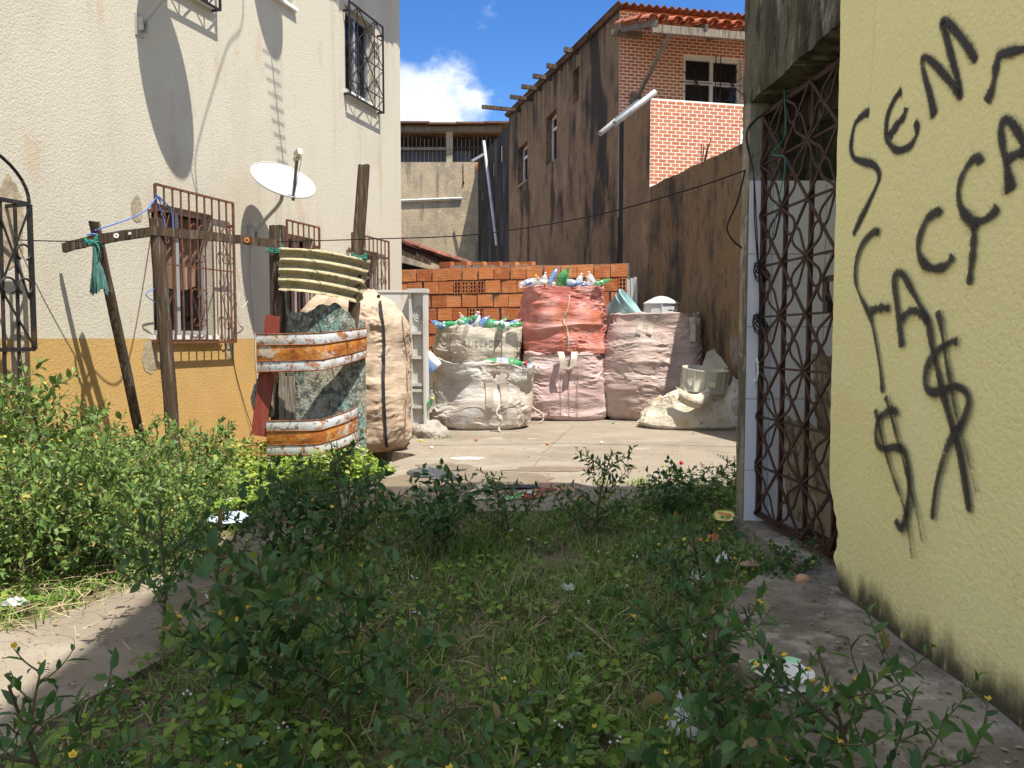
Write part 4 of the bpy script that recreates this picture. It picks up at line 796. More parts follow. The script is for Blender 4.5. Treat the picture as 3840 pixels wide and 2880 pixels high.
# ---- lean-to roof of old tiles behind the brick wall
sh = thing('tiled_shed', (-2.2, 15.6, 0), 'low shed with old dark red tile roof behind the brick wall', 'shed')
mb = MB(); mb.quad((-5, 15.9, 0), (-1.2, 15.9, 0), (-1.2, 15.9, 2.5), (-5, 15.9, 3.4)); part('wall', mb, m_room, sh)
mb = MB(); mb.beam((-4.2, 15.46, 3.66), (-.86, 15.46, 2.52), .06, .12); mb.beam((-4.2, 15.3, 3.60), (-1.6, 15.3, 2.68), .05, .08); part('fascia_beam', mb, m_wood, sh)
b_ = MB(); b_.add([(-4.2, 15.4, 3.77), (-.8, 15.4, 2.62), (-.8, 19, 2.8), (-4.2, 19, 3.95)], [(0, 1, 2, 3)]); rf = part('roof', b_, m_tileold, sh)
rsl = math.atan2(1.15, 3.4)
omesh = tmesh.copy(); omesh.materials.clear(); omesh.materials.append(m_tileold)
for j in range(9):
    for i in range(12):
        x = -4.15 + i * .31; o = link('tile', omesh); o.parent = rf; o.location = (x, 15.45 + j * .2 + .02 * rng.random(), 3.80 - (x + 4.2) * .338 + .01 * rng.random()); o.rotation_euler = (0, rsl, .03 * rng.normal())
mb = MB(); mb.box((-5, 14.9, 0), (0.02, 0, 0), (0, 1, 0), (0, 0, .1)); 

# ================================================================== HOLLOW BRICK WALL
BD = unit(A(-.957, .29, 0)); BN = A(-BD[1], BD[0], 0); BN = BN if BN[1] < 0 else -BN; OB = A(1.98, 13.2, 0)
def PB(t, q, z): return OB + BD * t + BN * q + UZ * z
bwl = thing('hollow_brick_wall', tuple(OB), 'unfinished wall of orange hollow clay bricks with dark mortar', 'wall')
mb = MB(); mb.box(PB(0.0, -.13, -.1), BD * 4.9, BN * .105, UZ * 2.58); part('mortar_core', mb, m_mortar, bwl)
bw_, bh2, px_, pz_ = .276, .216, .302, .2425
hb = MB(); r_ = .008
G1 = [(0, 0), (bw_, 0), (bw_, bh2), (0, bh2)]
hb.box(A(0, 0, 0), BD * bw_, BN * .14, UZ * bh2); hbm = hb.mesh('brick'); hbm.materials.append(m_hbrick)
# turned brick showing its six cells
cb = MB(); W2, H2 = .13, .216
for x in (0, W2 / 2 - .006, W2 - .012): cb.box(BD * x, BD * .012, BN * .14, UZ * H2)
for z in (0, H2 / 3 - .004, 2 * H2 / 3 - .008, H2 - .012): cb.box(UZ * z + BN * .002, BD * W2, BN * .134, UZ * .012)
cbm = cb.mesh('cell_brick'); cbm.materials.append(m_hbrick)
def cellbrick(t, z):
    o = link('cell_brick', cbm); o.parent = bwl; o.location = Vector(PB(t, -.12, z)) - Vector(bwl.location)
for j in range(7):
    z = 2.50 - (j + 1) * pz_; off = (.0, .17, .02, .19, .05, .16, .0)[j]
    t = off - .3; 
    if j == 1: cellbrick(.03, z)
    while t < 4.6:
        t0 = t + .012 * rng.normal()
        if t0 < -.03:
            t += px_; continue
        t0 = max(t0, .0)
        if j in (1, 3) and 2.72 < t0 + .14 < 3.05:
            cellbrick(t, z); cellbrick(t + .148, z); t += px_; continue
        o = link('brick', hbm); o.parent = bwl; o.location = Vector(PB(t0, -.135 + .012 * rng.random(), z + .006 * rng.normal())) - Vector(bwl.location)
        o.rotation_euler = (.012 * rng.normal(), .012 * rng.normal(), .02 * rng.normal())
        t += px_
wl2 = thing('far_brick_row', (-.2, 15, 0), 'short upper row of orange bricks showing behind the brick wall', 'wall')
mb = MB(); mb.box((-1.2, 15.03, 0), (2.0, 0, 0), (0, .1, 0), (0, 0, 2.62)); part('mortar_core', mb, m_mortar, wl2)
for j in range(2):
    for i in range(6):
        o = link('brick', hbm); o.parent = wl2; o.location = Vector((.46 - i * .315 + (.1 if j else 0), 15.12, 2.47 - j * .25)) - Vector(wl2.location); o.rotation_euler = (0, 0, -.29 + .02 * rng.normal())

# ================================================================== BIG BAGS
def bag_mesh(c, rx, ry, h, seed, prof, ex=3.2, amp=.03, rot=0., rim=.10, lean=(0, 0), nth=280, nz_=170, floor=True, rimw=.03, fz=16., fx=3.4, z0=0., topcut=None):
    th = np.linspace(0, 2 * PI, nth, endpoint=False); tt = np.linspace(0, 1, nz_)
    pz = np.array([p[0] for p in prof]); ps = np.array([p[1] for p in prof]); sc_ = np.interp(tt, pz, ps)
    sc_ = np.convolve(np.pad(sc_, 6, 'edge'), np.ones(7) / 7, 'same')[6:-6]
    cc, ss = np.cos(th), np.sin(th); rr = (np.abs(cc) ** ex + np.abs(ss) ** ex) ** (-1 / ex)
    TH, TT = np.meshgrid(th, tt); S = np.interp(TT, tt, sc_); RR = np.tile(rr, (nz_, 1))
    X = rx * RR * np.cos(TH) * S; Y = ry * RR * np.sin(TH) * S; Z = h * TT
    if topcut is not None: Z = Z + TT ** 3 * topcut(X / rx, Y / ry)
    cx_, cy_ = np.cos(TH), np.sin(TH); R0 = (rx + ry) / 2
    P = np.stack([cx_ * R0 * fx, cy_ * R0 * fx, Z * fz], -1)
    dst = np.stack([fbm(P * .5 + seed + 5, 2), fbm(P * .5 + seed + 11, 2), 3.2 * fbm(np.stack([cx_ * 1.9, cy_ * 1.9, Z * 1.8], -1) + seed + 19, 3)], -1)
    w1 = np.abs(fbm(P * .55 + dst * .9 + seed, 3)); w2 = np.abs(pn(P * np.array([1.7, 1.7, 1.5]) + dst * 1.3 + seed + 31)); w3 = fbm(np.stack([cx_ * 1.1, cy_ * 1.1, Z * 1.3], -1) + seed + 50, 2)
    w4 = fbm(P * .5 + dst * .8 + seed + 77, 4)
    msk = np.clip(.30 + 1.2 * fbm(np.stack([cx_ * 1.6, cy_ * 1.6, Z * 2.2], -1) + seed + 90, 3), .10, 1.)
    w5 = np.abs(fbm(P * np.array([.28, .28, .22]) + seed + 61, 2))
    d = amp * msk * (-1.1 * w1 - .5 * w2 + .55 + .45 * w4) - amp * 1.6 * w5 + .085 * w3
    X = X + cx_ * d; Y = Y + cy_ * d; Z = Z + .3 * d * (TT > .05)
    X += lean[0] * TT; Y += lean[1] * TT
    rows = [np.stack([X[i], Y[i], Z[i]], -1) for i in range(nz_)]
    top = rows[-1].copy(); top[:, 2] += .045 * fbm(np.stack([cc * 2.2, ss * 2.2, cc * 0 + seed], -1), 3); rows[-1] = top
    ctr = top.mean(0)
    for k, (sh_, dz) in enumerate(((1 - rimw, .0), (1 - 2 * rimw, -rim * .5), (1 - 2.3 * rimw, -rim), (.5, -rim * .85), (.02, -rim * .7))):
        r = ctr + (top - ctr) * A(sh_, sh_, 1); r[:, 2] = (top[:, 2] if k < 3 else ctr[2]) + dz + (.02 * fbm(r * 4 + seed, 2) if k > 2 else 0); rows.append(r)
    Gd = np.array(rows); ca, sa = math.cos(rot), math.sin(rot)
    V = Gd.reshape(-1, 3); V = np.c_[V[:, 0] * ca - V[:, 1] * sa, V[:, 0] * sa + V[:, 1] * ca, V[:, 2]] + A(c[0], c[1], z0)
    n1, n2 = Gd.shape[:2]; ii, jj = np.meshgrid(np.arange(n1 - 1), np.arange(n2), indexing='ij')
    F = np.stack([ii * n2 + jj, ii * n2 + (jj + 1) % n2, (ii + 1) * n2 + (jj + 1) % n2, (ii + 1) * n2 + jj], -1).reshape(-1, 4)
    return npmesh('bag', V, [F], sm=True)
BOX = [(0, .86), (.05, .97), (.15, 1.0), (.85, 1.0), (1, .97)]
def bvh(me):
    c = np.empty(len(me.vertices) * 3, np.float32); me.vertices.foreach_get('co', c); return BVHTree.FromPolygons([tuple(x) for x in c.reshape(-1, 3)], [tuple(p.vertices) for p in me.polygons])
def project(tree, x, z, off=.006):
    h = tree.ray_cast(Vector((x, 4, z)), Vector((x * .085 * 0, 1, 0)))
    return A(*h[0]) - A(0, off, 0) if h[0] is not None else None
def ribbon_on(tree, pts, wid, off=.008):
    P = smooth(pts, 24); rows = []
    d = unit(np.gradient(P, axis=0)); nn = np.c_[-d[:, 1], d[:, 0]]
    for p, n in zip(P, nn):
        a = project(tree, *(p - n * wid), off); b = project(tree, *(p + n * wid), off)
        if a is None or b is None: continue
        rows.append([a, b])
    rows = np.array(rows); yy = rows[..., 1].min(1); yy = np.array([yy[max(0, i - 1):i + 2].min() for i in range(len(yy))]); rows[..., 1] = yy[:, None] - .004
    mb = MB(); mb.grid(rows); return mb
def bag_thing(name, me, m, base, label):
    t = thing(name, base, label, 'bag', 'bulk bags of recyclables'); part('sack', me, m, t, True); return t, bvh(me)
# tall tan bag behind the scrap fence
me = bag_mesh((-1.72, 8.45), .62, .56, 1.72, 1., [(0, .84), (.06, .98), (.25, 1.04), (.55, 1.0), (.8, .93), (.93, .74), (1, .45)], ex=2.6, amp=.034, rot=.15, rim=.03, fz=13., fx=3., lean=(-.05, 0), nth=240, nz_=150)
t1, tr1 = bag_thing('bulk_bag', me, m_bagtan, (-1.72, 8.45, 0), 'tall crumpled tan bulk bag standing beside the rusty fence panel')
part('strap', ribbon_on(tr1, [(-1.40, 1.60), (-1.345, 1.3), (-1.335, .8), (-1.32, .35), (-1.31, .06)], .015), m_blueband, t1, label='dark blue strap down the bag')
part('seam', ribbon_on(tr1, [(-1.18, 1.52), (-1.15, 1.1), (-1.12, .6), (-1.14, .1)], .005), m_thread, t1)
part('strap', ribbon_on(tr1, [(-1.45, 1.66), (-1.28, 1.58), (-1.16, 1.42)], .018), m_blueband, t1)
# cream bag with upside-down number, middle
me = bag_mesh((-.50, 11.55), .63, .55, 1.36, 12., BOX, ex=3.4, amp=.026, rot=.05, rim=.10, fz=15)
t2, tr2 = bag_thing('bulk_bag', me, m_baggrey, (-.5, 11.55, 0), 'cream bulk bag full of bottles behind the low white bag')
cu = bpy.data.curves.new('printed_number', 'FONT'); cu.body = '030422/17'; cu.size = .13; cu.align_x = 'CENTER'; cu.align_y = 'CENTER'; tmp = bpy.data.objects.new('tmp', cu); col.objects.link(tmp)
bpy.context.view_layer.update(); dg = bpy.context.evaluated_depsgraph_get(); tmesh2 = bpy.data.meshes.new_from_object(tmp.evaluated_get(dg)); bpy.data.objects.remove(tmp)
import bmesh
bm2 = bmesh.new(); bm2.from_mesh(tmesh2); bmesh.ops.triangulate(bm2, faces=bm2.faces); bmesh.ops.subdivide_edges(bm2, edges=[e for e in bm2.edges if e.calc_length() > .03], cuts=2, use_grid_fill=True)
for v in bm2.verts:
    x, z = -.42 - v.co.x * 1.05, 1.13 - v.co.y; p_ = project(tr2, x, z, .007)
    v.co = Vector(p_) if p_ is not None else Vector((x, 11, z))
bm2.to_mesh(tmesh2); bm2.free(); part('printed_number', tmesh2, M('faded_grey_ink', (.20, .19, .17), rough=.9), t2)
for x in (-.88, -.14): part('seam', ribbon_on(tr2, [(x, 1.3), (x - .01, .9), (x + .01, .4)], .006), m_thread, t2)
# low white bag in front
me = bag_mesh((-.40, 10.40), .68, .46, .84, 23., [(0, .84), (.08, .97), (.3, 1.0), (.7, .97), (1, 1.02)], ex=2.9, amp=.032, rot=-.03, rim=.22, rimw=.02, fz=11., fx=2.8, topcut=lambda x, y: -.06 * x - .05 * y + .05 * np.sin(x * 4))
t3, tr3 = bag_thing('bulk_bag', me, m_bagwhite, (-.4, 10.4, 0), 'low open white bulk bag in front with a knotted drawstring')
part('handle_loop', ribbon_on(tr3, [(-.30, .70), (-.29, .5), (-.28, .30)], .05, .012), m_strap, t3); part('handle_loop', ribbon_on(tr3, [(-.13, .70), (-.10, .45), (-.09, .30)], .045, .012), m_strap, t3)
part('drawstring', ribbon_on(tr3, [(-.85, .34), (-.5, .36), (-.2, .33), (.12, .40)], .012, .012), m_strap, t3)
kn = MB(); y0 = 9.86
kn.tube(smooth([(-.16, y0, .34), (-.20, y0 - .05, .24), (-.13, y0 - .04, .16), (-.17, y0 - .03, .05), (-.15, y0 - .08, .01)], 20), .014, 6); kn.tube(smooth([(-.14, y0, .22), (-.02, y0 - .05, .30), (.10, y0 - .03, .26), (.14, y0 - .02, .14), (.08, y0 - .01, .06)], 24), .008, 6); kn.lathe([(.001, -.04), (.04, -.01), (.03, .04), (.001, .05)], 10, (-.16, y0 - .03, .17)); part('knot', kn, m_strap, t3, True)
# pink bag stack: pale pink base with red stained upper half
me = bag_mesh((.76, 11.68), .64, .58, .985, 35., [(0, .90), (.05, .98), (.2, 1.0), (.8, 1.0), (1, .985)], ex=3.8, amp=.026, rot=.03, rim=.02, fz=17)
t4, tr4 = bag_thing('bulk_bag', me, m_bagpink, (.76, 11.68, 0), 'tall double bulk bag, red stained above and pale pink below')
me = bag_mesh((.76, 11.68), .64, .58, .97, 36., [(0, .965), (.1, .985), (.8, .98), (1, .985)], ex=3.8, amp=.026, rot=.03, rim=.07, fz=17, z0=.985)
part('upper_sack', me, m_bagred, t4, True); tr4b = bvh(me)
lp = MB()
for (a, b) in (((.70, 1.0), (.73, .80)), ((.90, 1.0), (.87, .80))):
    pts = smooth([(a[0], 11.08, a[1] + .01), ((a[0] + b[0]) / 2, 10.99, .93), (b[0], 10.98, b[1])], 12); lp.grid(np.stack([pts - A(.045, 0, 0), pts + A(.045, 0, 0)], 1))
pts = smooth([(.73, 10.98, .80), (.80, 10.975, .775), (.87, 10.98, .80)], 8); lp.grid(np.stack([pts - A(0, 0, .02), pts + A(0, 0, .02)], 1)); part('handle_loop', lp, m_strap, t4, True)
part('cord', ribbon_on(tr4b, [(.83, 1.83), (.80, 1.62), (.74, 1.48), (.80, 1.32), (.82, 1.03)], .007), m_strap, t4); part('rim_hem', ribbon_on(tr4, [(.16, .955), (.5, .945), (1.0, .95), (1.36, .965)], .012), m_thread, t4)
for x in (.70, .82, .94): part('seam', ribbon_on(tr4, [(x, .72), (x, .35), (x + .005, .05)], .004), m_thread, t4)
tl_ = MB(); tl_.tube(smooth([(.25, 11.0, .35), (.30, 10.9, .22), (.42, 10.86, .14), (.44, 10.85, .05), (.38, 10.84, .01)], 20), .012, 6); part('loose_strap', tl_, m_strap, t4)
# dusty pink bag, right
me = bag_mesh((2.08, 11.62), .735, .56, 1.56, 47., [(0, .82), (.06, 1.0), (.3, 1.10), (.6, 1.06), (.85, .97), (1, .90)], ex=2.5, amp=.026, rot=-.08, rim=.06, fz=17, fx=2.6, lean=(.06, 0))
t5, tr5 = bag_thing('bulk_bag', me, m_bagbrown, (2.05, 11.62, 0), 'dusty pink bulging bulk bag with a grey tub on top')
for x in (1.84, 2.00): part('handle_loop', ribbon_on(tr5, [(x + .05, 1.53), (x + .02, 1.42), (x - .03, 1.26)], .04, .014), m_strap, t5)
part('handle_loop', ribbon_on(tr5, [(2.58, 1.5), (2.60, 1.35), (2.60, 1.15)], .04, .014), m_strap, t5)
# sagging tan canvas bag
def tarp_top(x, y): return .14 * np.sin(x * 2.2 + .6) - .10 * y
me = bag_mesh((2.43, 10.35), .68, .42, .52, 61., [(0, .90), (.1, 1.02), (.35, 1.0), (.7, .82), (1, .62)], ex=2.4, amp=.045, rot=-.12, rim=.05, fz=7., fx=2.4, topcut=tarp_top)
t6, tr6 = bag_thing('canvas_bag', me, m_tarp, (2.43, 10.35, 0), 'yellowed slumped canvas bag on the floor under a cream tub')
fl = smooth([(2.15, 9.98, .52), (2.28, 9.90, .44), (2.42, 9.88, .42), (2.56, 9.92, .50)], 20); part('folded_flap', MB().grid(np.stack([fl + A(-.02, .06, .06), fl + A(0, -.03, .03), fl + A(.02, -.035, -.06), fl + A(.0, .01, -.12)], 1)), m_tarp, t6, True)
me = bag_mesh((3.02, 10.15), .20, .20, .66, 71., [(0, .9), (.2, 1.05), (.6, .9), (1, .5)], ex=2.2, amp=.05, rim=.02, fz=3., fx=2.5); o = solo('white_sack', me, m_bagwhite, 'small crumpled white sack between the canvas bag and gate pillar', 'bag', sm=True)
me = bag_mesh((1.55, 12.45), .42, .36, 1.42, 81., BOX, ex=3, amp=.03, rim=.02); solo('bulk_bag', me, m_baggrey, 'dim bulk bag in the gap between the pink bags carrying the blue bucket', 'bag', 'bulk bags of recyclables', sm=True)
# ground clutter left of the white bag: dark pallet, stone
mb = MB(); 
for k in range(3): mb.box((-1.55, 9.45 + k * .22, .05 + .02 * k), (.62, .06, 0), (0, .14, 0), (0, 0, .03))
solo('pallet', mb, m_wood, 'dark broken pallet between the tan bag and white bag', 'pallet')
th = np.linspace(0, 2 * PI, 28, endpoint=False); ph = np.linspace(-.3, PI / 2, 12)
Gs = np.array([[(math.cos(p) * math.cos(t), math.cos(p) * math.sin(t), math.sin(p)) for t in th] for p in ph]); rr_ = 1 + .25 * fbm(Gs * 1.3 + 4, 3); mb = MB(); mb.grid(A(-1.02, 9.35, .02) + Gs * rr_[..., None] * A(.24, .2, .17), True); solo('stone', mb, m_stone, 'grey boulder at the foot of the white bag', 'stone', sm=True)

# ================================================================== FRIDGE, TUBS, BUCKET
fr_ = thing('old_fridge', (-1.5, 9.55, 0), 'rusty white scrap fridge with its open door liner behind the tan bag', 'fridge')
mb = MB(); mb.box((-1.86, 9.42, .05), (.62, .0, 0), (0, .55, 0), (0, 0, 1.71)); mb.box((-1.88, 9.41, 1.76), (.66, 0, 0), (0, .57, 0), (0, 0, .03)); part('cabinet', mb, m_rustw, fr_)
du = unit(A(.30, -.06, 0)); dn_ = A(du[1], -du[0], 0)
def PD(a, q, z): return A(-1.235, 9.40, 0) + du * a + dn_ * q + UZ * z
mb = MB(); mb.box(PD(0, -.06, .05), du * .21, dn_ * .06, UZ * 1.70); mb.box(PD(0, 0, .05), du * .03, dn_ * .06, UZ * 1.70); mb.box(PD(.18, 0, .05), du * .03, dn_ * .07, UZ * 1.70); mb.box(PD(-.01, -.06, 1.75), du * .23, dn_ * .14, UZ * .05); m_liner = M('dirty_fridge_liner', (.58, .575, .55), [((.46, .43, .37), 4, (1, 1, .5), .5, .8, .7), ((.38, .20, .09), 3, (1.5, 1.5, .3), .72, .9, .7)], rough=.45); do = part('door', mb, m_liner, fr_)
for z in (.35, .55, .62, .95, 1.25): b_ = MB(); b_.box(PD(.03, 0, z), du * .15, dn_ * .045, UZ * .015); b_.box(PD(.03, .04, z), du * .15, dn_ * .008, UZ * .035); part('door_shelf', b_, m_liner, do)
b_ = MB(); 
for r in (.03, .055, .08): b_.tube([PD(.105 + r * .85 * math.cos(t), .012, 1.50 + r * 1.2 * math.sin(t)) for t in np.linspace(0, 2 * PI, 22)], .006, 5)
part('moulded_rings', b_, m_liner, do, True)
def polyprism(mb, ring_lo, ring_hi): mb.grid(np.array([ring_lo, ring_hi]), True); return mb
# grey washing-machine tub lid (faceted, pointed) on the dusty pink bag
gt_ = thing('washer_tub', (2.2, 11.45, 1.50), 'grey faceted plastic tub upside down on the dusty pink bag', 'tub')
n8 = 10; ang = np.linspace(0, 2 * PI, n8, endpoint=False) + .2
rg = lambda r, z, sx=1.: np.array([(2.21 + r * sx * math.cos(a), 11.45 + r * .8 * math.sin(a), z) for a in ang])
mb = MB(); mb.grid(np.array([rg(.305, 1.50), rg(.30, 1.53), rg(.265, 1.54), rg(.25, 1.70), rg(.275, 1.71), rg(.27, 1.725), rg(.10, 1.81), rg(.03, 1.825)]), True); part('shell', mb, m_gtub, gt_)
b_ = MB(); b_.box((2.16, 11.36, 1.755), (.10, 0, .0), (0, -.12, -.045), (0, 0, .006)); part('rust_stain_plate', b_, m_rustedge, gt_)
b_ = MB(); b_.lathe([(.001, -.05), (.045, -.04), (.05, 0), (.03, .05), (.001, .055)], 12, (2.30, 11.21, 1.57), (0, -1, 0)); b_.tube(smooth([(2.30, 11.16, 1.57), (2.36, 11.14, 1.60), (2.40, 11.16, 1.56)], 8), .018, 6); part('valve', b_, m_blackiron, gt_)
for a in (0, 2, 4, 7): b_ = MB(); p0 = rg(.262, 1.55)[a]; b_.box(p0 - A(.006, .006, 0), (.012, 0, 0), (0, .012, 0), (0, 0, .15)); part('rib', b_, m_gtub, gt_)
# cream tub on the canvas bag with a broken shard
ct = thing('cream_tub', (2.57, 10.2, .5), 'cream ribbed plastic tub with broken rim on the canvas bag', 'tub')
mb = MB(); ax = unit(A(.08, -.1, 1)); pr_ = [(.001, 0.), (.315, 0), (.325, .02), (.305, .03), (.30, .27), (.315, .30), (.285, .30), (.28, .06), (.001, .05)]
mb.lathe(pr_, 40, (2.565, 10.30, .50), ax); part('shell', mb, m_ctub, ct, True)
for k in range(14): 
    a = 2 * PI * k / 14; b_ = MB(); p0 = A(2.565 + .305 * math.cos(a), 10.30 + .305 * math.sin(a), .52); b_.cbox(p0 + ax * .13, A(.02, 0, 0), A(0, .02, 0), ax * .25); part('rib', b_, m_ctub, ct)
b_ = MB(); b_.lathe([(.001, 0), (.04, 0), (.04, .012), (.001, .012)], 20, (2.585, 9.99, .69), (0, -1, .1)); part('round_hole_plug', b_, m_dgrey, ct)
b_ = MB(); b_.box((2.57, 9.982, .56), (.07, 0, 0), (0, -.006, 0), (0, 0, .07)); part('sticker', b_, M('cream_sticker', (.66, .64, .40), rough=.5), ct)
sp_ = [(2.52, .80), (2.56, .90), (2.60, 1.02), (2.70, 1.06), (2.74, .99), (2.79, .95), (2.83, .88), (2.86, .84), (2.88, .80)]
b_ = MB(); F_ = np.array([(x, 10.22 + .06 * math.sin((x - 2.5) * 8), z) for x, z in sp_]); Bm = F_ + A(0, .012, 0); n_ = len(F_); b_.add(list(F_) + list(Bm), [tuple(range(n_)), tuple(range(2 * n_ - 1, n_ - 1, -1))] + [(i, (i + 1) % n_, (i + 1) % n_ + n_, i + n_) for i in range(n_)]); part('broken_shard', b_, m_ctub, ct)
# pale blue bucket lying tilted
bk_ = thing('blue_bucket', (1.62, 12.25, 1.42), 'pale blue plastic bucket tipped towards the right behind the pink bag', 'bucket')
ax = unit(A(.62, -.25, .52)); mb = MB(); mb.lathe([(.001, 0), (.20, 0), (.205, .02), (.27, .46), (.30, .47), (.30, .50), (.275, .50), (.19, .03), (.001, .02)], 40, (1.52, 12.3, 1.44), ax); part('shell', mb, m_bucket, bk_, True)
b_ = MB(); b_.lathe([(.262, .38), (.275, .385), (.272, .40), (.265, .405)], 40, (1.52, 12.3, 1.44), ax); part('rim_ring', b_, m_bucket, bk_, True)
# aluminium profiles leaning by the end of the brick wall
for k in range(3): mb = MB(); mb.beam((1.99 + .06 * k, 12.93, .0), (1.955 + .06 * k, 13.02, 2.19 + .02 * k), .05, .04, (0, 1, 0)); solo('metal_profile', mb, m_alu, ['left', 'middle', 'right'][k] + ' one of three aluminium profiles leaning at the brick wall end', 'metal profile', 'aluminium profiles by the brick wall')

# ================================================================== BOTTLES
def bottle_mesh(kind):
    P = {'pet': [(.001, 0), (.028, 0), (.042, .012), (.044, .05), (.040, .085), (.043, .11), (.043, .19), (.036, .225), (.018, .262), (.0135, .285), (.0135, .30), (.001, .30)],
         'jug': [(.001, 0), (.05, 0), (.055, .02), (.055, .15), (.04, .19), (.02, .21), (.02, .235), (.001, .235)],
         'round': [(.001, 0), (.05, .01), (.062, .05), (.064, .10), (.055, .15), (.03, .19), (.014, .215), (.014, .235), (.001, .235)]}[kind]
    b = MB(); b.lathe(P, 16, (0, 0, 0)); return b.mesh('bottle_body', True), P[-1][1], P[-2][0]
BM = {k: bottle_mesh(k) for k in ('pet', 'jug', 'round')}
def cap_mesh(r, h, z):
    b = MB(); b.lathe([(r + .002, z - .012), (r + .004, z - .012), (r + .004, z + .008), (.001, z + .009)], 12, (0, 0, 0)); return b.mesh('cap', True)
CM = {k: cap_mesh(v[2], .02, v[1]) for k, v in BM.items()}
bottle_cache = {}
def bottle(kind, mat, capm, pos, d, label, sc_=1., lab=False):
    t = thing('plastic_bottle', tuple(pos), label, 'bottle', 'plastic bottles for recycling')
    q = Vector(d).normalized().to_track_quat('Z', 'Y'); t.rotation_euler = q.to_euler(); t.scale = (sc_ * .86,) * 3
    for nm, src, m in (('body', BM[kind][0], mat), ('cap', CM[kind], capm)):
        key = (nm, kind, m.name)
        if key not in bottle_cache: c_ = src.copy(); c_.materials.clear(); c_.materials.append(m); bottle_cache[key] = c_
        o = link(nm, bottle_cache[key]); o.parent = t
    if lab:
        key = ('label', kind)
        if key not in bottle_cache: b = MB(); b.lathe([(.0462, .09), (.0462, .17)], 16, (0, 0, 0)); c_ = b.mesh('label', True); c_.materials.append(m_clabel); bottle_cache[key] = c_
        o = link('paper_label', bottle_cache[key]); o.parent = t
    return t
GRN, CLR, WHT, BLU = (m_pgreen, 'green'), (m_pclear, 'clear'), (m_pwhite, 'white'), (m_pblue, 'blue')
def heap(spec, cx, cy, z, place):
    for i, (x, mt, kind, cap, s_, nm, dx, dz) in enumerate(spec):
        bottle(kind, mt[0], cap, (cx + x - .12 * dx * s_, cy - .30 + .35 * ((i * .37) % 1) , z + .02 + .03 * ((i * .61) % 1) + max(0, -.1 * dz)), (dx, .25 - .5 * ((i * .73) % 1), dz * .62), '%s %s %s' % (mt[1], nm, place), s_, kind == 'pet' and i % 2 == 0)
heap([(-.52, CLR, 'pet', m_cred, 1.2, 'bottle with red cap, leftmost', .8, .5), (-.40, CLR, 'pet', m_cyel, 1.2, 'bottle beside red capped one', .9, .25), (-.27, CLR, 'round', m_pwhite, 1.0, 'round bottle standing up', .1, 1.), (-.17, BLU, 'pet', m_pblue, 1.1, 'water bottle with paper label', .3, .9), (-.02, GRN, 'round', m_pgreen, 1.5, 'big round bottle', .3, .8), (.09, GRN, 'round', m_pgreen, 1.2, 'round bottle tucked behind big one', -.6, .4), (.16, BLU, 'pet', m_pwhite, 1., 'small bottle lying right of big one', .9, .2), (.24, CLR, 'round', m_pwhite, 1., 'dome shaped bottle in the middle right', .2, .9), (.33, CLR, 'pet', m_cyel, 1., 'flat bottle with yellow cap', .95, .15), (.41, CLR, 'round', m_pwhite, 1., 'round bottle near the right side', -.2, .9), (.47, CLR, 'pet', m_cred, 1., 'bottle with red label cap near the right', -.5, .7), (.53, GRN, 'pet', m_pgreen, 1., 'bottle, rightmost', .6, .3)], .74, 11.4, 1.935, 'on top of the red stained bag')
heap([(-.56, BLU, 'jug', m_cred, 1., 'jug at the left corner', -.5, .4), (-.44, GRN, 'pet', m_pgreen, 1.2, 'lying bottle at the left', .95, .2), (-.30, WHT, 'jug', m_pwhite, .9, 'jug left of the middle', .5, .6), (-.20, GRN, 'round', m_pgreen, 1.1, 'round bottle left of the pink cap', .5, .5), (-.11, GRN, 'pet', m_cpink, 1.1, 'bottle with pink cap', .5, .7), (-.02, WHT, 'jug', m_pwhite, 1.1, 'round white jug in the middle', .1, .9), (.08, BLU, 'round', m_pblue, 1., 'round bottle right of the middle jug', .4, .6), (.22, GRN, 'round', m_pgreen, 1.45, 'large bottle right of the middle', .9, .35), (.30, CLR, 'pet', m_pwhite, 1., 'crushed bottle beside the large green one', .9, .2), (.38, WHT, 'pet', m_pblue, 1., 'bottle near the right corner', -.8, .25), (.48, CLR, 'pet', m_cpink, 1., 'bottle with pink cap at the right corner', .6, .5), (.56, GRN, 'pet', m_cpink, .9, 'bottle at the right end', .9, .2)], -.50, 11.30, 1.345, 'on the cream bag')
for (cx_b, cy_b, zb, wb, nm) in ((.74, 11.42, 1.995, .50, 'clear bottle among the pile on top of the red stained bag'), (-.50, 11.32, 1.39, .50, 'clear bottle among the pile on the cream bag')):
    for k in range(13): bottle('pet' if k % 3 else 'round', m_pclear if k % 4 else m_pgreen, (m_pwhite, m_pblue, m_cyel)[k % 3], (cx_b + wb * (2 * rng.random() - 1) - .05, cy_b - .30 + .5 * rng.random(), zb - .05 + .05 * rng.random()), (rng.normal(), rng.normal(), .25), nm if k % 4 else nm.replace('clear', 'small green'), .75 + .3 * rng.random(), k % 2 == 0)
bottle('pet', m_pgreen, m_cred, (-.36, 10.08, .86), (1, .02, .02), 'big green bottle lying across the low white bag', 2.1, True)
bottle('pet', m_pclear, m_cpink, (.12, 10.10, .845), (.9, .1, -.1), 'clear bottle right of the big green one in the white bag', .9, True)
bottle('jug', m_pwhite, m_lnb, (.20, 10.16, .74), (.4, -.6, .5), 'pale jar at the right rim of the low white bag', 1.)
bottle('round', m_pgreen, m_pgreen, (-.66, 10.12, .70), (.3, -.2, .7), 'green bottle top sunk in the left of the white bag', .95)
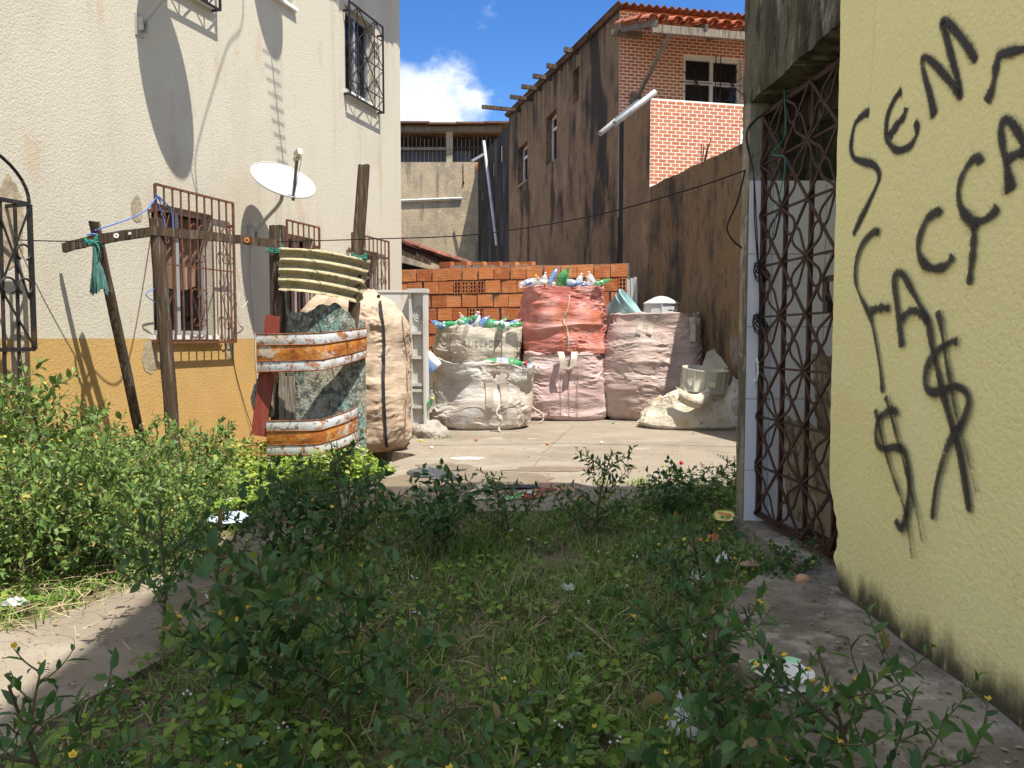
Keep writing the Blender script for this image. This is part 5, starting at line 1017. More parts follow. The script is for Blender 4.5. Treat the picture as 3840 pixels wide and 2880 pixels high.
for i, (x, y, mt, nm, cp) in enumerate(((-1.20, 9.5, CLR, 'clear bottle with yellow cap in the heap beside the fridge door', m_cyel), (-1.08, 9.4, GRN, 'olive bottle in the heap beside the fridge door', m_cyel), (-.98, 9.5, CLR, 'clear bottle with blue cap in the heap left of the white bag', m_pblue), (-1.14, 9.62, BLU, 'blue bottle low in the heap left of the white bag', m_pblue), (-1.02, 9.75, BLU, 'blue jug standing behind the heap by the fridge door', m_pwhite), (-.95, 9.85, WHT, 'white jug wedged between the fridge door and cream bag', m_pwhite))):
    bottle('pet' if i < 4 else 'jug', mt[0], cp, (x, y, .22 + .06 * (i % 3) + (.5 if i > 3 else 0)), (.6 - .3 * i, -.3, .5 if i < 4 else 1.), nm, 1. if i < 4 else 1.5)

# ================================================================== TIMBER POSTS, CROSSBAR AND SCRAP FENCE
def post(path, wx, wy, seed, n=26, tw=0.):
    P = smooth(path, n); G_ = []
    for i, p in enumerate(P):
        r = []
        for k in range(16):
            a = 2 * PI * k / 16 + tw; c_, s_ = math.cos(a), math.sin(a); f_ = (abs(c_) ** 5 + abs(s_) ** 5) ** (-1 / 5)
            d_ = 1 + .10 * fbm(A(c_ * 1.5, s_ * 1.5, p[2] * 3 + seed), 3)
            r.append(p + A(c_ * f_ * wx * d_, s_ * f_ * wy * d_, (.012 * pn(A(c_ * 2, s_ * 2, seed)) if i == n - 1 else 0)))
        G_.append(r)
    mb = MB(); mb.grid(np.array(G_), True); mb.add(G_[-1], [tuple(range(16))]); return mb
wf_ = thing('timber_frame', (-3.0, 6.5, -.05), 'two weathered posts carrying a bent wooden crossbar before the beige wall', 'timber frame')
part('post', post([(-3.37, 7.08, -.1), (-3.42, 6.75, 1.1), (-3.462, 6.44, 2.165)], .036, .036, 1.), m_wood, wf_, True, 'thin leaning post')
part('post', post([(-2.79, 6.35, -.1), (-2.85, 6.35, 1.1), (-2.906, 6.35, 2.175)], .048, .042, 5., tw=.3), m_wood, wf_, True, 'thick upright post')
def plank(pts, wid, th, seed, up=UZ, n=24, ragged=.006):
    P = smooth(pts, n); d = unit(np.gradient(P, axis=0)); up = A(*up); sd = unit(np.cross(d, up)); u = np.cross(sd, d); G_ = []
    for i in range(n):
        r = []
        for (a, b) in ((-1, -1), (-1, -.3), (-1, .3), (-1, 1), (1, 1), (1, .3), (1, -.3), (1, -1)):
            q = P[i] + sd[i] * a * th / 2 + u[i] * b * wid / 2; r.append(q + u[i] * b * ragged * fbm(q * 9 + seed, 2))
        G_.append(r)
    mb = MB(); mb.grid(np.array(G_), True); mb.add(G_[0], [tuple(range(8))[::-1]]); mb.add(G_[-1], [tuple(range(8))]); return mb
part('crossbar', plank([(-3.757, 6.50, 1.955), (-3.44, 6.395, 2.005), (-2.90, 6.29, 2.068)], .078, .03, 2.), m_wood, wf_); part('crossbar', plank([(-2.93, 6.285, 2.07), (-2.5, 6.55, 2.055), (-2.06, 6.80, 2.028)], .072, .03, 6.), m_wood, wf_)
for (x, y, z, m, r) in ((-3.22, 6.33, 2.035, m_white, .02), (-3.10, 6.31, 2.05, m_white, .011), (-2.27, 6.66, 2.04, m_hbrick, .024)): b_ = MB(); b_.lathe([(r * .35, -.03), (r, -.03), (r, .0), (r * .35, .0)], 12, (x, y - .01, z), (.2, -1, 0)); part('insulator', b_, m, wf_)
# rag and cords
rg_ = thing('teal_rag', (-3.44, 6.38, 1.55), 'torn teal plastic rag tied to the leaning post', 'rag')
zz = np.linspace(0, 1, 26); aa = np.linspace(0, 2 * PI, 36, endpoint=False)
Gr_ = np.array([[A(-3.425 + .03 * t, 6.36 + .02 * t, 1.965 - .34 * t - (.13 * abs(pn(A(math.cos(a) * 4.5, math.sin(a) * 4.5, 2.))) * max(0, (t - .8) / .2))) + A(math.cos(a), .6 * math.sin(a), 0) * (.012 + .050 * t ** 1.3) * (1 + .34 * math.sin(a * 9 + 3 * t) * t + .3 * pn(A(math.cos(a) * 2, math.sin(a) * 2, t * 4))) for a in aa] for t in zz]); mb = MB(); mb.grid(Gr_, True); part('cloth', mb, m_teal, rg_, True)
mb = MB()
for k in range(4): mb.tube(smooth([(-3.50, 6.36, 1.97 + .02 * k), (-3.44, 6.345, 2.0 - .012 * k), (-3.39, 6.37, 1.96 + .03 * k), (-3.40, 6.47, 1.98), (-3.50, 6.44, 2.0)], 18), .007, 5)
mb.tube(smooth([(-3.40, 6.35, 1.98), (-3.37, 6.34, 1.92), (-3.39, 6.34, 1.85)], 8), .005, 5); part('knot', mb, m_tealc, rg_)
mb = MB(); mb.tube(smooth([(-3.445, 6.42, 2.09), (-3.2, 6.7, 2.27), WL(.30, .10, 2.55)], 20), .0055, 5); mb.tube(smooth([WL(.28, .12, 2.58), WL(.33, .13, 2.5), WL(.30, .13, 2.56), WL(.36, .12, 2.53), WL(.47, .12, 2.45), WL(.50, .11, 2.2)], 30), .007, 5); mb.tube(smooth([WL(.30, .12, 2.5), WL(.37, .13, 2.3), WL(.33, .14, 2.0), WL(.36, .14, 1.75), WL(.12, .12, 1.62), WL(.30, .12, 1.5), WL(.36, .12, 1.25)], 40), .005, 5); mb.tube(smooth([(-3.50, 6.40, 2.05), (-3.44, 6.38, 2.055), (-3.40, 6.40, 2.05), (-3.42, 6.47, 2.055)], 10), .007, 5)
solo('rope_line', mb, m_blue, 'blue cord from the leaning post to the rusty window grille', 'cord')
mb = MB(); mb.tube(smooth([(-3.46, 6.40, 2.0), (-3.8, 6.25, 1.985), (-4.3, 6.1, 2.0), (-5.2, 5.8, 2.06)], 24), .005, 5); solo('washing_line', mb, m_wire, 'thin dark line running left from the leaning post', 'line')
# scrap fence
sf = thing('scrap_fence', (-1.8, 6.95, 0), 'patched fence panel of rusty enamel bands, old boards and corrugated sheet', 'fence')
part('post', post([(-2.12, 6.95, -.1), (-2.10, 6.93, 1.1), (-2.09, 6.93, 2.20)], .068, .06, 9.), m_wood, sf, True); part('post', post([(-1.58, 7.06, -.1), (-1.47, 7.08, 1.2), (-1.345, 7.10, 2.77)], .05, .045, 13., tw=.2), m_wood, sf, True, 'tall leaning dark post')
def curve_band(L, Mi, Rr, n=40): return smooth([L, Mi, Rr], n)
# corrugated asbestos piece: five waves across its height
us = np.linspace(0, 1, 60); vs = np.linspace(0, 1, 90); Gc = []
for v in vs:
    row = []
    for u in us:
        tp = A(-2.04 + .745 * u, 6.80 + .05 * u - .10 * math.sin(u * PI) + .26 * u * u, 1.99 - .01 * u - .07 * u * u); bt = A(-2.05 + .66 * u, 6.80 - .10 * math.sin(u * PI) + .30 * u * u, 1.62 - .02 * u - .08 * u * u)
        p = tp * (1 - v) + bt * v; wv = math.sin(v * 2 * PI * 4.2 + .4); ed = .02 * fbm(A(v * 9, u * 2, 3.), 3)
        p = p + A(0, -.026 * wv, 0) + A(ed * (u > .98) - ed * (u < .02), 0, .012 * fbm(A(u * 7, 2., v), 3) * (v < .02 or v > .98)); row.append(p)
    Gc.append(row)
Gc = np.array(Gc); mb = MB(); mb.grid(Gc); mb.grid((Gc + A(0, .012, 0))[::-1]); mb.grid(np.stack([Gc[0], Gc[0] + A(0, .012, 0)])); mb.grid(np.stack([Gc[-1] + A(0, .012, 0), Gc[-1]])); mb.grid(np.stack([Gc[:, 0] + A(0, .012, 0), Gc[:, 0]], 1)); mb.grid(np.stack([Gc[:, -1], Gc[:, -1] + A(0, .012, 0)], 1)); part('corrugated_sheet', mb, m_asb, sf, True)
# chipboard sheets with gnawed edges
def board(xy, z0, z1, seed, ragt=.05, th=.015, n=44, m=None):
    P = smooth(xy, n); top = np.array([z1(k / (n - 1)) + .034 * fbm(A(k * .16, seed, 0.), 3) for k in range(n)]); G_ = np.array([[A(P[k][0], P[k][1], z0 + (top[k] - z0) * j / 20) for k in range(n)] for j in range(21)]); G_ = G_ + A(0, 1, 0) * (.006 * fbm(G_ * 5, 2))[..., None]
    mb = MB(); mb.grid(G_); mb.grid((G_ + A(0, th, 0))[:, ::-1]); mb.grid(np.stack([G_[-1], G_[-1] + A(0, th, 0)])); mb.grid(np.stack([G_[:, 0] + A(0, th, 0), G_[:, 0]], 1)); mb.grid(np.stack([G_[:, -1], G_[:, -1] + A(0, th, 0)], 1)); return mb
part('chipboard', board([(-2.02, 6.90), (-1.75, 6.86), (-1.5, 6.97), (-1.36, 7.14)], .02, lambda u: 1.50 - .09 * u - .06 * math.sin(u * 9), 3.), m_osb, sf, True)
b_ = MB(); pts = np.array([(-2.20, .95), (-2.30, .80), (-2.34, .66), (-2.32, .56), (-2.25, .48), (-2.14, .50), (-2.14, .95)]); b_.add([(x, 6.86, z) for x, z in pts] + [(x, 6.875, z) for x, z in pts], [tuple(range(7)), tuple(range(13, 6, -1))] + [(i, (i + 1) % 7, (i + 1) % 7 + 7, i + 7) for i in range(7)]); part('chipboard_offcut', b_, m_osb, sf)
part('grey_plank', plank([(-1.985, 6.845, .30), (-1.975, 6.85, .86)], .085, .02, 4., up=(1, 0, 0)), m_gwood, sf); part('cracked_post_board', plank([(-2.055, 6.83, .28), (-2.045, 6.835, .92)], .05, .03, 8., up=(1, 0, 0)), m_gwood, sf)
part('red_plank', plank([(-2.245, 6.775, .34), (-2.17, 6.785, .85), (-2.10, 6.79, 1.40)], .135, .022, 5., up=(1, 0, 0)), m_redwood, sf)
def enamel_band(Lp, Mp, Rp, hs_, tilt):
    """three ribbed stripes: white, orange rust, white"""
    c_ = A(*Lp) * .25 - A(*Mp) * 0 ; P = smooth([Lp, (A(*Lp) * .62 + A(*Mp) * .38 - A(0, .022)), Mp, (A(*Mp) * .68 + A(*Rp) * .32 - A(-.045, .085)), (A(*Mp) * .34 + A(*Rp) * .66 - A(-.055, .085)), Rp], 60); o0 = None; zoff = 0
    tops = np.interp(np.linspace(0, 1, 60), [0, .5, 1], tilt[0]); hts = np.interp(np.linspace(0, 1, 60), [0, .5, 1], tilt[1])
    d = unit(np.gradient(P, axis=0)); nn = np.c_[d[:, 1], -d[:, 0]]
    bo = None; a0 = 0
    for i, fr in enumerate(hs_):
        G_ = []
        for j in range(9):
            v = j / 8; bul = .005 * math.sin(v * PI); row = []
            for k in range(60):
                z = tops[k] - hts[k] * (a0 + fr * v); rag = .006 * fbm(A(k * .5, i, j), 2) * (1 if (i == 0 and j == 0) or (i == 2 and j == 8) else 0)
                row.append(A(P[k][0] + nn[k][0] * bul, P[k][1] + nn[k][1] * bul, z + rag))
            G_.append(row)
        mb = MB(); mb.grid(np.array(G_)); mb.grid((np.array(G_) + A(0, .006, 0))[:, ::-1])
        o = part('enamel_band' if bo is None else 'stripe', mb, m_orange if i == 1 else m_enamel, sf if bo is None else bo, True)
        if bo is None: bo = o
        a0 += fr
        e = MB(); zl = tops - hts * a0; e.tube(np.c_[P[:, 0] + nn[:, 0] * .004, P[:, 1] + nn[:, 1] * .004, zl], .0055, 5); part('rusty_ridge', e, m_rustedge, bo)
    e = MB(); e.tube(np.c_[P[:, 0], P[:, 1], tops], .006, 5); part('rusty_ridge', e, m_rustedge, bo)
enamel_band((-2.235, 6.74), (-1.72, 6.60), (-1.345, 7.12), (.30, .42, .28), ((1.235, 1.245, 1.298), (.33, .315, .262)))
enamel_band((-2.16, 6.74), (-1.72, 6.60), (-1.42, 7.10), (.30, .40, .30), ((.475, .500, .585), (.305, .295, .30)))
mb = MB()
for k in range(7): mb.tube(smooth([(-2.17, 6.86, 1.96 + .014 * k), (-2.10, 6.845, 1.99 - .02 * (k % 3)), (-2.02, 6.86, 1.95 + .012 * k), (-2.03, 6.99, 1.97), (-2.16, 6.99, 1.98)], 16), .004, 5)
mb.tube(smooth([(-2.03, 6.84, 1.98), (-2.0, 6.83, 1.9), (-2.02, 6.83, 1.7), (-1.99, 6.83, 1.5)], 12), .004, 5); part('teal_lashing', mb, m_tealc, sf)
mb = MB()
for k in range(5): mb.tube(smooth([(-1.45, 7.03, 1.93 + .012 * k), (-1.39, 7.02, 1.94 - .016 * (k % 3)), (-1.32, 7.04, 1.92 + .012 * k), (-1.34, 7.14, 1.93)], 14), .005, 5)
part('teal_lashing', mb, m_tealc, sf)
# overhead black cable to the gateway, and cable bundles there
mb = MB(); mb.tube(smooth([(-2.07, 6.84, 2.05), (-1.2, 6.5, 2.03), (-.3, 6.0, 2.0), (.55, 5.5, 2.06), (1.15, 5.1, 2.17), (1.46, 4.88, 2.25)], 60), .0048, 6); solo('overhead_cable', mb, m_wire, 'black cable crossing from the scrap fence to the gateway pillar', 'cable')
mb = MB()
for k in range(2): mb.tube(smooth([(1.58, 4.70, 2.60 - .05 * k), (1.53, 4.70, 2.56), (1.445 - .01 * k, 4.80, 2.46), (1.47, 4.75, 2.2), (1.48 + .01 * k, 4.74, 1.9), (1.51, 4.72, 1.5), (1.53, 4.73, 1.1), (1.535, 4.74, .75)], 46), .004, 5)
mb.tube(smooth([(1.45, 4.86, 2.24), (1.40, 4.84, 2.05), (1.34, 4.84, 1.9), (1.36, 4.82, 1.82), (1.43, 4.83, 1.76)], 24), .006, 5)
for (zc_, nn_) in ((1.62, 5), (1.30, 5)):
    for k in range(nn_): mb.tube([A(1.535 + .042 * math.cos(t + k) * (1 + .2 * math.sin(k)), 4.76 + .02 * math.sin(k * 3), zc_ + .045 * math.sin(t + k * .6) + .01 * k - .03) for t in np.linspace(0, 2 * PI, 18)], .0042, 5)
solo('cable_bundle', mb, m_wire, 'knotted black cables hanging down the gate edge', 'cable')
mb = MB(); mb.tube(smooth([PG(.32, 2.52, .03), PG(.36, 2.25, .04), PG(.20, 2.18, .04), PG(.38, 2.1, .04), PG(.28, 1.85, .04), PG(.24, 1.7, .04)], 30), .003, 5); solo('teal_twine', mb, m_tealc, 'frayed teal twine hanging on the upper gate', 'twine')
mb = MB(); mb.tube(smooth([PG(-.02, .95, .03), PG(-.03, .86, .03), PG(.0, .83, .03), PG(.03, .88, .03), PG(.02, .96, .03), PG(.0, .97, .03)], 20), .007, 6); solo('white_hook', mb, m_pwhite, 'small white hook on the gate frame', 'hook')

# ================================================================== PLANTS
LT = np.array([(0, 0, 0), (.30, 0, .02), (.68, 0, .0), (1, 0, -.10), (.28, .5, .10), (.64, .40, .07), (.28, -.5, .10), (.64, -.40, .07)])
LF4 = np.array([(1, 2, 5, 4), (2, 1, 6, 7)]); LF3 = np.array([(0, 1, 4), (2, 3, 5), (1, 0, 6), (3, 2, 7)])
def leaves_np(pos, d, up, ln, wd, at):
    pos, d, up = map(np.asarray, (pos, d, up)); d = unit(d); s = unit(np.cross(up, d)); u = np.cross(d, s); n = len(pos)
    T = LT[None]; V = pos[:, None] + d[:, None] * T[..., 0:1] * ln[:, None, None] + s[:, None] * T[..., 1:2] * wd[:, None, None] + u[:, None] * T[..., 2:3] * ln[:, None, None]
    o = (np.arange(n) * 8)[:, None, None]
    return V.reshape(-1, 3), [(LF4[None] + o).reshape(-1, 4), (LF3[None] + o).reshape(-1, 3)], np.repeat(at, 8)
fl = MB()
for k in range(5):
    a = 2 * PI * k / 5; c_, s_ = math.cos(a), math.sin(a); e_ = A(-s_, c_, 0)
    fl.add([A(0, 0, 0), A(c_, s_, .5) * .008 + e_ * .006, A(c_, s_, .75) * .013, A(c_, s_, .5) * .008 - e_ * .006], [(0, 1, 2, 3)])
fl.lathe([(.001, -.004), (.004, 0), (.003, .006), (.001, .008)], 6, (0, 0, 0)); flm = fl.mesh('flower'); flm.materials.append(m_flower)
def shrub_proto(seed, h, spread, nb, leaf, sub=4, gap=.022, bare=.3, nfl=6, mat=None, wide=.42):
    r = np.random.default_rng(seed); st = MB(); pos, dr, ups, ln, at = [], [], [], [], []; fls = []
    top = A(.06 * r.normal(), .06 * r.normal(), h); main = smooth([(0, 0, -.05), A(.02 * r.normal(), .02 * r.normal(), h * .4), top], 14)
    st.tube(main, np.linspace(.0085, .003, 14), 5)
    brs = [(main[5:], .0)]
    for b in range(nb):
        t = bare + (1 - bare) * (b + .3) / nb * .85; i = min(int(t * 13), 12); a = b * 2.4 + r.normal() * .4; L_ = spread * (1.12 - .65 * t) * (.75 + .5 * r.random())
        p0 = main[i]; d0 = A(math.cos(a), math.sin(a), 0); br = smooth([p0, p0 + d0 * L_ * .5 + UZ * L_ * (.22 + .2 * r.random()), p0 + d0 * L_ + UZ * L_ * (.55 + .45 * r.random())], 10)
        st.tube(br, np.linspace(.005, .0018, 10), 4); brs.append((br, .15))
        for s in range(sub):
            j = int(2 + 7 * (s + .5) / sub); a2 = a + (1 if s % 2 else -1) * (.7 + .4 * r.random()); l2 = L_ * .5 * (.6 + .6 * r.random()); q0 = br[min(j, 9)]
            d2 = A(math.cos(a2), math.sin(a2), 0); tw = smooth([q0, q0 + d2 * l2 * .6 + UZ * l2 * .3, q0 + d2 * l2 + UZ * l2 * (.6 + .4 * r.random())], 7); st.tube(tw, np.linspace(.003, .0012, 7), 3); brs.append((tw, .1))
    for br, s0 in brs:
        seg = np.linalg.norm(np.diff(br, axis=0), axis=1); cl = np.concatenate([[0], np.cumsum(seg)]); L_ = cl[-1]; n = max(3, int(L_ / gap))
        for k in range(n):
            f = s0 + (1 - s0) * (k + .5) / n; c = f * L_; p = np.array([np.interp(c, cl, br[:, i]) for i in range(3)]); j = min(np.searchsorted(cl, c), len(br) - 1); t = unit(br[j] - br[j - 1])
            az = k * 2.4 + r.normal() * .5; sd = unit(np.cross(t, A(math.cos(az), math.sin(az), .3))); d = t * (.45 + .4 * f) + sd * .9 + UZ * .12 * r.normal() - UZ * .10
            pos.append(p); dr.append(d); ups.append(UZ + .5 * A(*r.normal(size=3))); sz = leaf * (.5 + .8 * r.random()) * (1 - .5 * max(0, f - .8) / .2); ln.append(sz); at.append(1. if r.random() < .012 else np.clip(.38 + .17 * r.normal() + (.38 if f > .93 else 0), 0, .95))
        if r.random() < .8: fls.append(br[-1] + UZ * .006)
    pos = np.array(pos); ln = np.array(ln); V, F, av = leaves_np(pos, np.array(dr), np.array(ups), ln, ln * wide, np.array(at))
    fm = npmesh('foliage', V, F, av); fm.materials.append(mat or m_leaf); sm_ = st.mesh('stems'); sm_.materials.append(m_stem)
    r.shuffle(fls); return fm, sm_, fls[:nfl]
protos = [shrub_proto(11, .55, .36, 8, .058), shrub_proto(12, .62, .30, 10, .070, wide=.55), shrub_proto(13, .50, .34, 9, .056), shrub_proto(14, .78, .22, 10, .056, bare=.42), shrub_proto(15, .58, .26, 12, .050, bare=.15, wide=.36), shrub_proto(16, .40, .30, 9, .060, bare=.12, wide=.6)]
bproto = [shrub_proto(31, .72, .46, 20, .062, 6, .021, .05, 14, mat=m_bushlit), shrub_proto(32, .80, .40, 20, .062, 6, .021, .05, 14, mat=m_bushlit), shrub_proto(33, .60, .50, 18, .056, 6, .020, .05, 12, mat=m_bushlit), shrub_proto(34, .98, .38, 22, .062, 5, .021, .08, 10, mat=m_bushlit)]
def shrub(pr, x, y, sc_, rz, label, cat='shrub', group='flowering weeds in the shade', flowers=True, z=-.07):
    t = thing('flowering_shrub', (x, y, z), label, cat, group, rz); t.scale = (sc_,) * 3
    o = link('foliage', pr[0]); o.parent = t; o = link('stems', pr[1]); o.parent = t
    if flowers:
        for p in pr[2]: o = link('flower', flm); o.parent = t; o.location = p; o.rotation_euler = (rng.normal() * .5, rng.normal() * .5, rng.random() * 6); o.scale = (.62 + .3 * rng.random(),) * 3
P_ = protos
for a in [(P_[0], -1.45, 3.10, 1.02, .3, 'spreading dark shrub with bare stem at the edge of the pale path'),
          (P_[1], -.78, 2.45, .92, 1.1, 'dense dark green shrub right of the bare stemmed one'),
          (P_[2], -.50, 2.35, .95, 2.5, 'broad shrub with orange flowers at the lower middle of the lawn'),
          (P_[3], -.82, 3.75, .98, 4., 'tall slender shrub reaching up before the scrap fence foot'),
          (P_[5], -.40, 4.45, 1.05, .8, 'small shrub at the puddle edge left of centre'),
          (P_[5], -.95, 4.55, 1.1, 2.2, 'low shrub beside the path behind the slender tall one'),
          (P_[4], .54, 4.80, 1.0, 1.9, 'pointed dark shrub standing alone against the lit concrete'),
          (P_[2], -.02, 4.75, .72, 3.3, 'little shrub with twigs over the puddle'),
          (P_[0], .80, 3.15, .92, 2.0, 'leafy shrub overhanging the far end of the concrete step'),
          (P_[2], .62, 2.30, .92, 4.4, 'leafy shrub beside the kerb with white foam under it'),
          (P_[0], .78, 1.72, .98, .9, 'near shrub leaning over the step at the bottom right'),
          (P_[1], .52, 1.62, .74, 2.2, 'near low shrub left of the one leaning over the step'),
          (P_[4], -1.02, 1.62, .98, 1.0, 'near dark shrub in the bottom left corner'),
          (P_[2], -.10, 1.72, .86, 5.5, 'near shrub at the bottom middle edge'),
          (P_[5], -.62, 1.75, .78, 3.9, 'low near shrub between the bottom left and bottom middle ones'),
          (P_[4], 1.42, 5.45, .66, 2.1, 'weedy shrub at the gate pillar foot'),
          (P_[5], 1.10, 5.25, .86, .6, 'low bushy shrub left of the gate pillar'),
          (P_[4], 1.72, 5.85, .62, 4.1, 'shrub tip rising behind the gate pillar weeds'),
          (P_[5], 1.38, 3.78, .55, 2.6, 'little broad leaved weed at the yellow wall corner'),
          (P_[2], -1.45, 3.75, .78, 1.7, 'shrub overhanging the path behind the bare stemmed one'),
          (P_[5], -1.30, 4.45, 1.15, 3.7, 'low wide shrub crowding the far end of the path')]: shrub(*a)
BL = 'bushes before the beige wall'
for a in [(bproto[3], -3.12, 4.95, 1.18, .2, 'tallest sunlit bush at the left edge under the arched grille'),
          (bproto[0], -2.50, 3.85, .98, 1.4, 'front sunlit bush overhanging the pale path'),
          (bproto[1], -2.75, 4.45, .95, 2.9, 'sunlit bush behind the front one at the left'),
          (bproto[2], -2.20, 4.35, .98, 4.2, 'sunlit bush right of the front one along the path'),
          (bproto[0], -3.35, 5.7, .88, .9, 'sunlit bush nearest the ochre band'),
          (bproto[2], -2.62, 5.2, .90, 2.2, 'sunlit bush in the middle of the thicket'),
          (bproto[1], -2.30, 5.55, .80, 5.2, 'sunlit bush with a tall spike before the thick upright post'),
          (bproto[2], -2.15, 4.95, .62, 3.3, 'low sunlit bush at the right end of the thicket'),
          (bproto[0], -2.95, 3.75, .85, 4.7, 'sunlit bush cut by the left frame edge'),
          (bproto[3], -3.62, 5.3, 1.05, 3.0, 'bush cut by the left frame edge below the arched grille'),
          (bproto[2], -1.95, 4.05, .62, .7, 'low sunlit bush spilling onto the path'),
          (bproto[1], -2.95, 5.95, .70, 1.9, 'bush at the foot of the leaning post')]: shrub(*a[:6], 'bush', BL)
# ground herbs
def herbs(n, xs, ys, hmax, leaf, seed, m, name, label, dens=None, flowers=0):
    r = np.random.default_rng(seed); x = xs[0] + (xs[1] - xs[0]) * r.random(n); y = ys[0] + (ys[1] - ys[0]) * r.random(n)
    k = dens(x, y) if dens is not None else np.ones(n, bool); x, y = x[k], y[k]; n = len(x)
    hloc = hmax * np.clip(.55 + .7 * fbm(np.c_[x * 1.7, y * 1.7, x * 0 + seed], 3), .12, 1.15)
    z = -.06 + gz(x, y) + hloc * r.random(n) ** .6; a = r.random(n) * 2 * PI; d = np.c_[np.cos(a), np.sin(a), .25 * r.normal(size=n)]
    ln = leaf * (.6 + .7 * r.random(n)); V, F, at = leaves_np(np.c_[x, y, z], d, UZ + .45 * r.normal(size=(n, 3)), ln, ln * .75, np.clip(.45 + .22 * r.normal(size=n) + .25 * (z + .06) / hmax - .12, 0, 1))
    mats = [m]; o = link(name, npmesh(name, V, F, at), m); tag(o, label, kind='stuff')
    S = MB()
    for i in range(0, n, 5): S.tube([(x[i], y[i], -.07), (x[i] + .01, y[i], z[i])], .0016, 3, False)
    o2 = link('herb_stalks', S.mesh('herb_stalks'), m_stem); tag(o2, 'thin stalks of ' + label, kind='stuff')
    if flowers:
        S = MB()
        for i in r.choice(n, flowers):
            for q in range(3): S.lathe([(.001, -.005), (.005, 0), (.001, .005)], 5, (x[i] + .012 * r.normal(), y[i] + .012 * r.normal(), z[i] + .03 + .006 * r.random()))
        o3 = link('tiny_flowers', S.mesh('tiny_flowers'), m_bud); tag(o3, 'tiny white flower heads among ' + label, kind='stuff')
lawn = lambda x, y: (x > np.interp(y, [1, 2.4, 3.0, 4.2, 5.3], [-1.60, -1.62, -1.46, -1.3, -1.05])) & ((x < .80) | ((y > 3.35) & (x < .80 + (y - 3.2) * .7) & (x < 1.45)) | ((y > 5.0) & (x < 1.9))) & (y < np.interp(x, [-1, 0, 1, 1.9], [5.25, 5.25, 5.7, 6.2]))
clump = lambda f, s, t: (lambda x, y: lawn(x, y) & (fbm(np.c_[x * f, y * f, x * 0 + s], 3) > t))
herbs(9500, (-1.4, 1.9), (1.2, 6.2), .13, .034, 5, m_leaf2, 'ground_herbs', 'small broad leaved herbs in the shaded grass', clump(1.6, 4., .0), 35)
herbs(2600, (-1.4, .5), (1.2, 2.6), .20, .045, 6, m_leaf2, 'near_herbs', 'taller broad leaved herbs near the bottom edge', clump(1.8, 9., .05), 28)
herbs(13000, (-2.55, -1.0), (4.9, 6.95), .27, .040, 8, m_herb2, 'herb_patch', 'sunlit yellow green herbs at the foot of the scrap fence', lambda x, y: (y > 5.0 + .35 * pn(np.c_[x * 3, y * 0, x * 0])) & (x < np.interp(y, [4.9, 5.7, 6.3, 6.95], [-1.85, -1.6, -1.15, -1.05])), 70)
herbs(3500, (-3.9, -1.9), (3.3, 5.2), .16, .035, 10, m_leaf2, 'thicket_herbs', 'undergrowth below the sunlit bushes', lambda x, y: x < np.interp(y, [3.3, 4.2, 5.2], [-2.2, -1.95, -1.95]), 0)
herbs(900, (1.2, 2.1), (5.2, 6.5), .24, .034, 12, m_leaf2, 'pillar_herbs', 'green herbs at the gate pillar foot', lambda x, y: y < 6.3, 10)
herbs(260, (1.25, 1.46), (3.5, 3.9), .16, .045, 14, m_leaf2, 'corner_herbs', 'green herbs at the yellow wall corner')
def grass(n, xs, ys, lmin, lmax, seed, name, label, dens, dry=.18, flat_=1.):
    r = np.random.default_rng(seed); x = xs[0] + (xs[1] - xs[0]) * r.random(n); y = ys[0] + (ys[1] - ys[0]) * r.random(n); k = dens(x, y); x, y = x[k], y[k]; n = len(x)
    isdry = r.random(n) < dry * (1 + 1.2 * fbm(np.c_[x * 1.5, y * 1.5, x * 0 + 3], 2)); L_ = lmin + (lmax - lmin) * r.random(n) ** 1.6; L_ *= np.clip(.85 + .6 * fbm(np.c_[x * 2, y * 2, x * 0 + 7], 3), .35, 1.6)
    a = r.random(n) * 2 * PI; lean = flat_ * (.35 + .9 * r.random(n)) * np.where(isdry, 1.6, 1); d = np.c_[np.cos(a), np.sin(a), 0 * a]; s = np.c_[-np.sin(a), np.cos(a), 0 * a]
    w_ = (.0022 + .0022 * r.random(n))[:, None]; b = np.c_[x, y, -.085 + gz(x, y)]; V = []
    for t, wt in ((0, 1), (.4, .9), (.75, .6)):
        h_ = L_ * (t - .32 * lean * t * t); p = b + d * (L_ * lean * t * t * .8)[:, None] + UZ * np.maximum(h_, .004)[:, None]; V += [p - s * w_ * wt, p + s * w_ * wt]
    h_ = np.maximum(L_ * (1 - .40 * lean), .004); V.append(b + d * (L_ * lean * .85)[:, None] + UZ * h_[:, None])
    V = np.stack(V, 1); o = (np.arange(n) * 7)[:, None, None]; F4 = (np.array([(0, 1, 3, 2), (2, 3, 5, 4)])[None] + o).reshape(-1, 4); F3 = (np.array([(4, 5, 6)])[None] + o).reshape(-1, 3)
    at = np.where(isdry, .82 + .18 * r.random(n), np.clip(.35 + .2 * r.normal(size=n), 0, .72)); ob = link(name, npmesh(name, V.reshape(-1, 3), [F4, F3], np.repeat(at, 7)), m_grass); tag(ob, label, kind='stuff')
grass(62000, (-1.45, 2.0), (1.2, 6.2), .05, .17, 21, 'grass', 'rough shaded grass mixed with dry straw', lawn, .15)
grass(12000, (-3.6, -1.5), (3.2, 6.6), .05, .18, 22, 'grass', 'grass under the sunlit bushes by the path', lambda x, y: x < np.interp(y, [3.3, 4.2, 5.2, 6.6], [-2.0, -1.72, -1.7, -1.4]), .3)
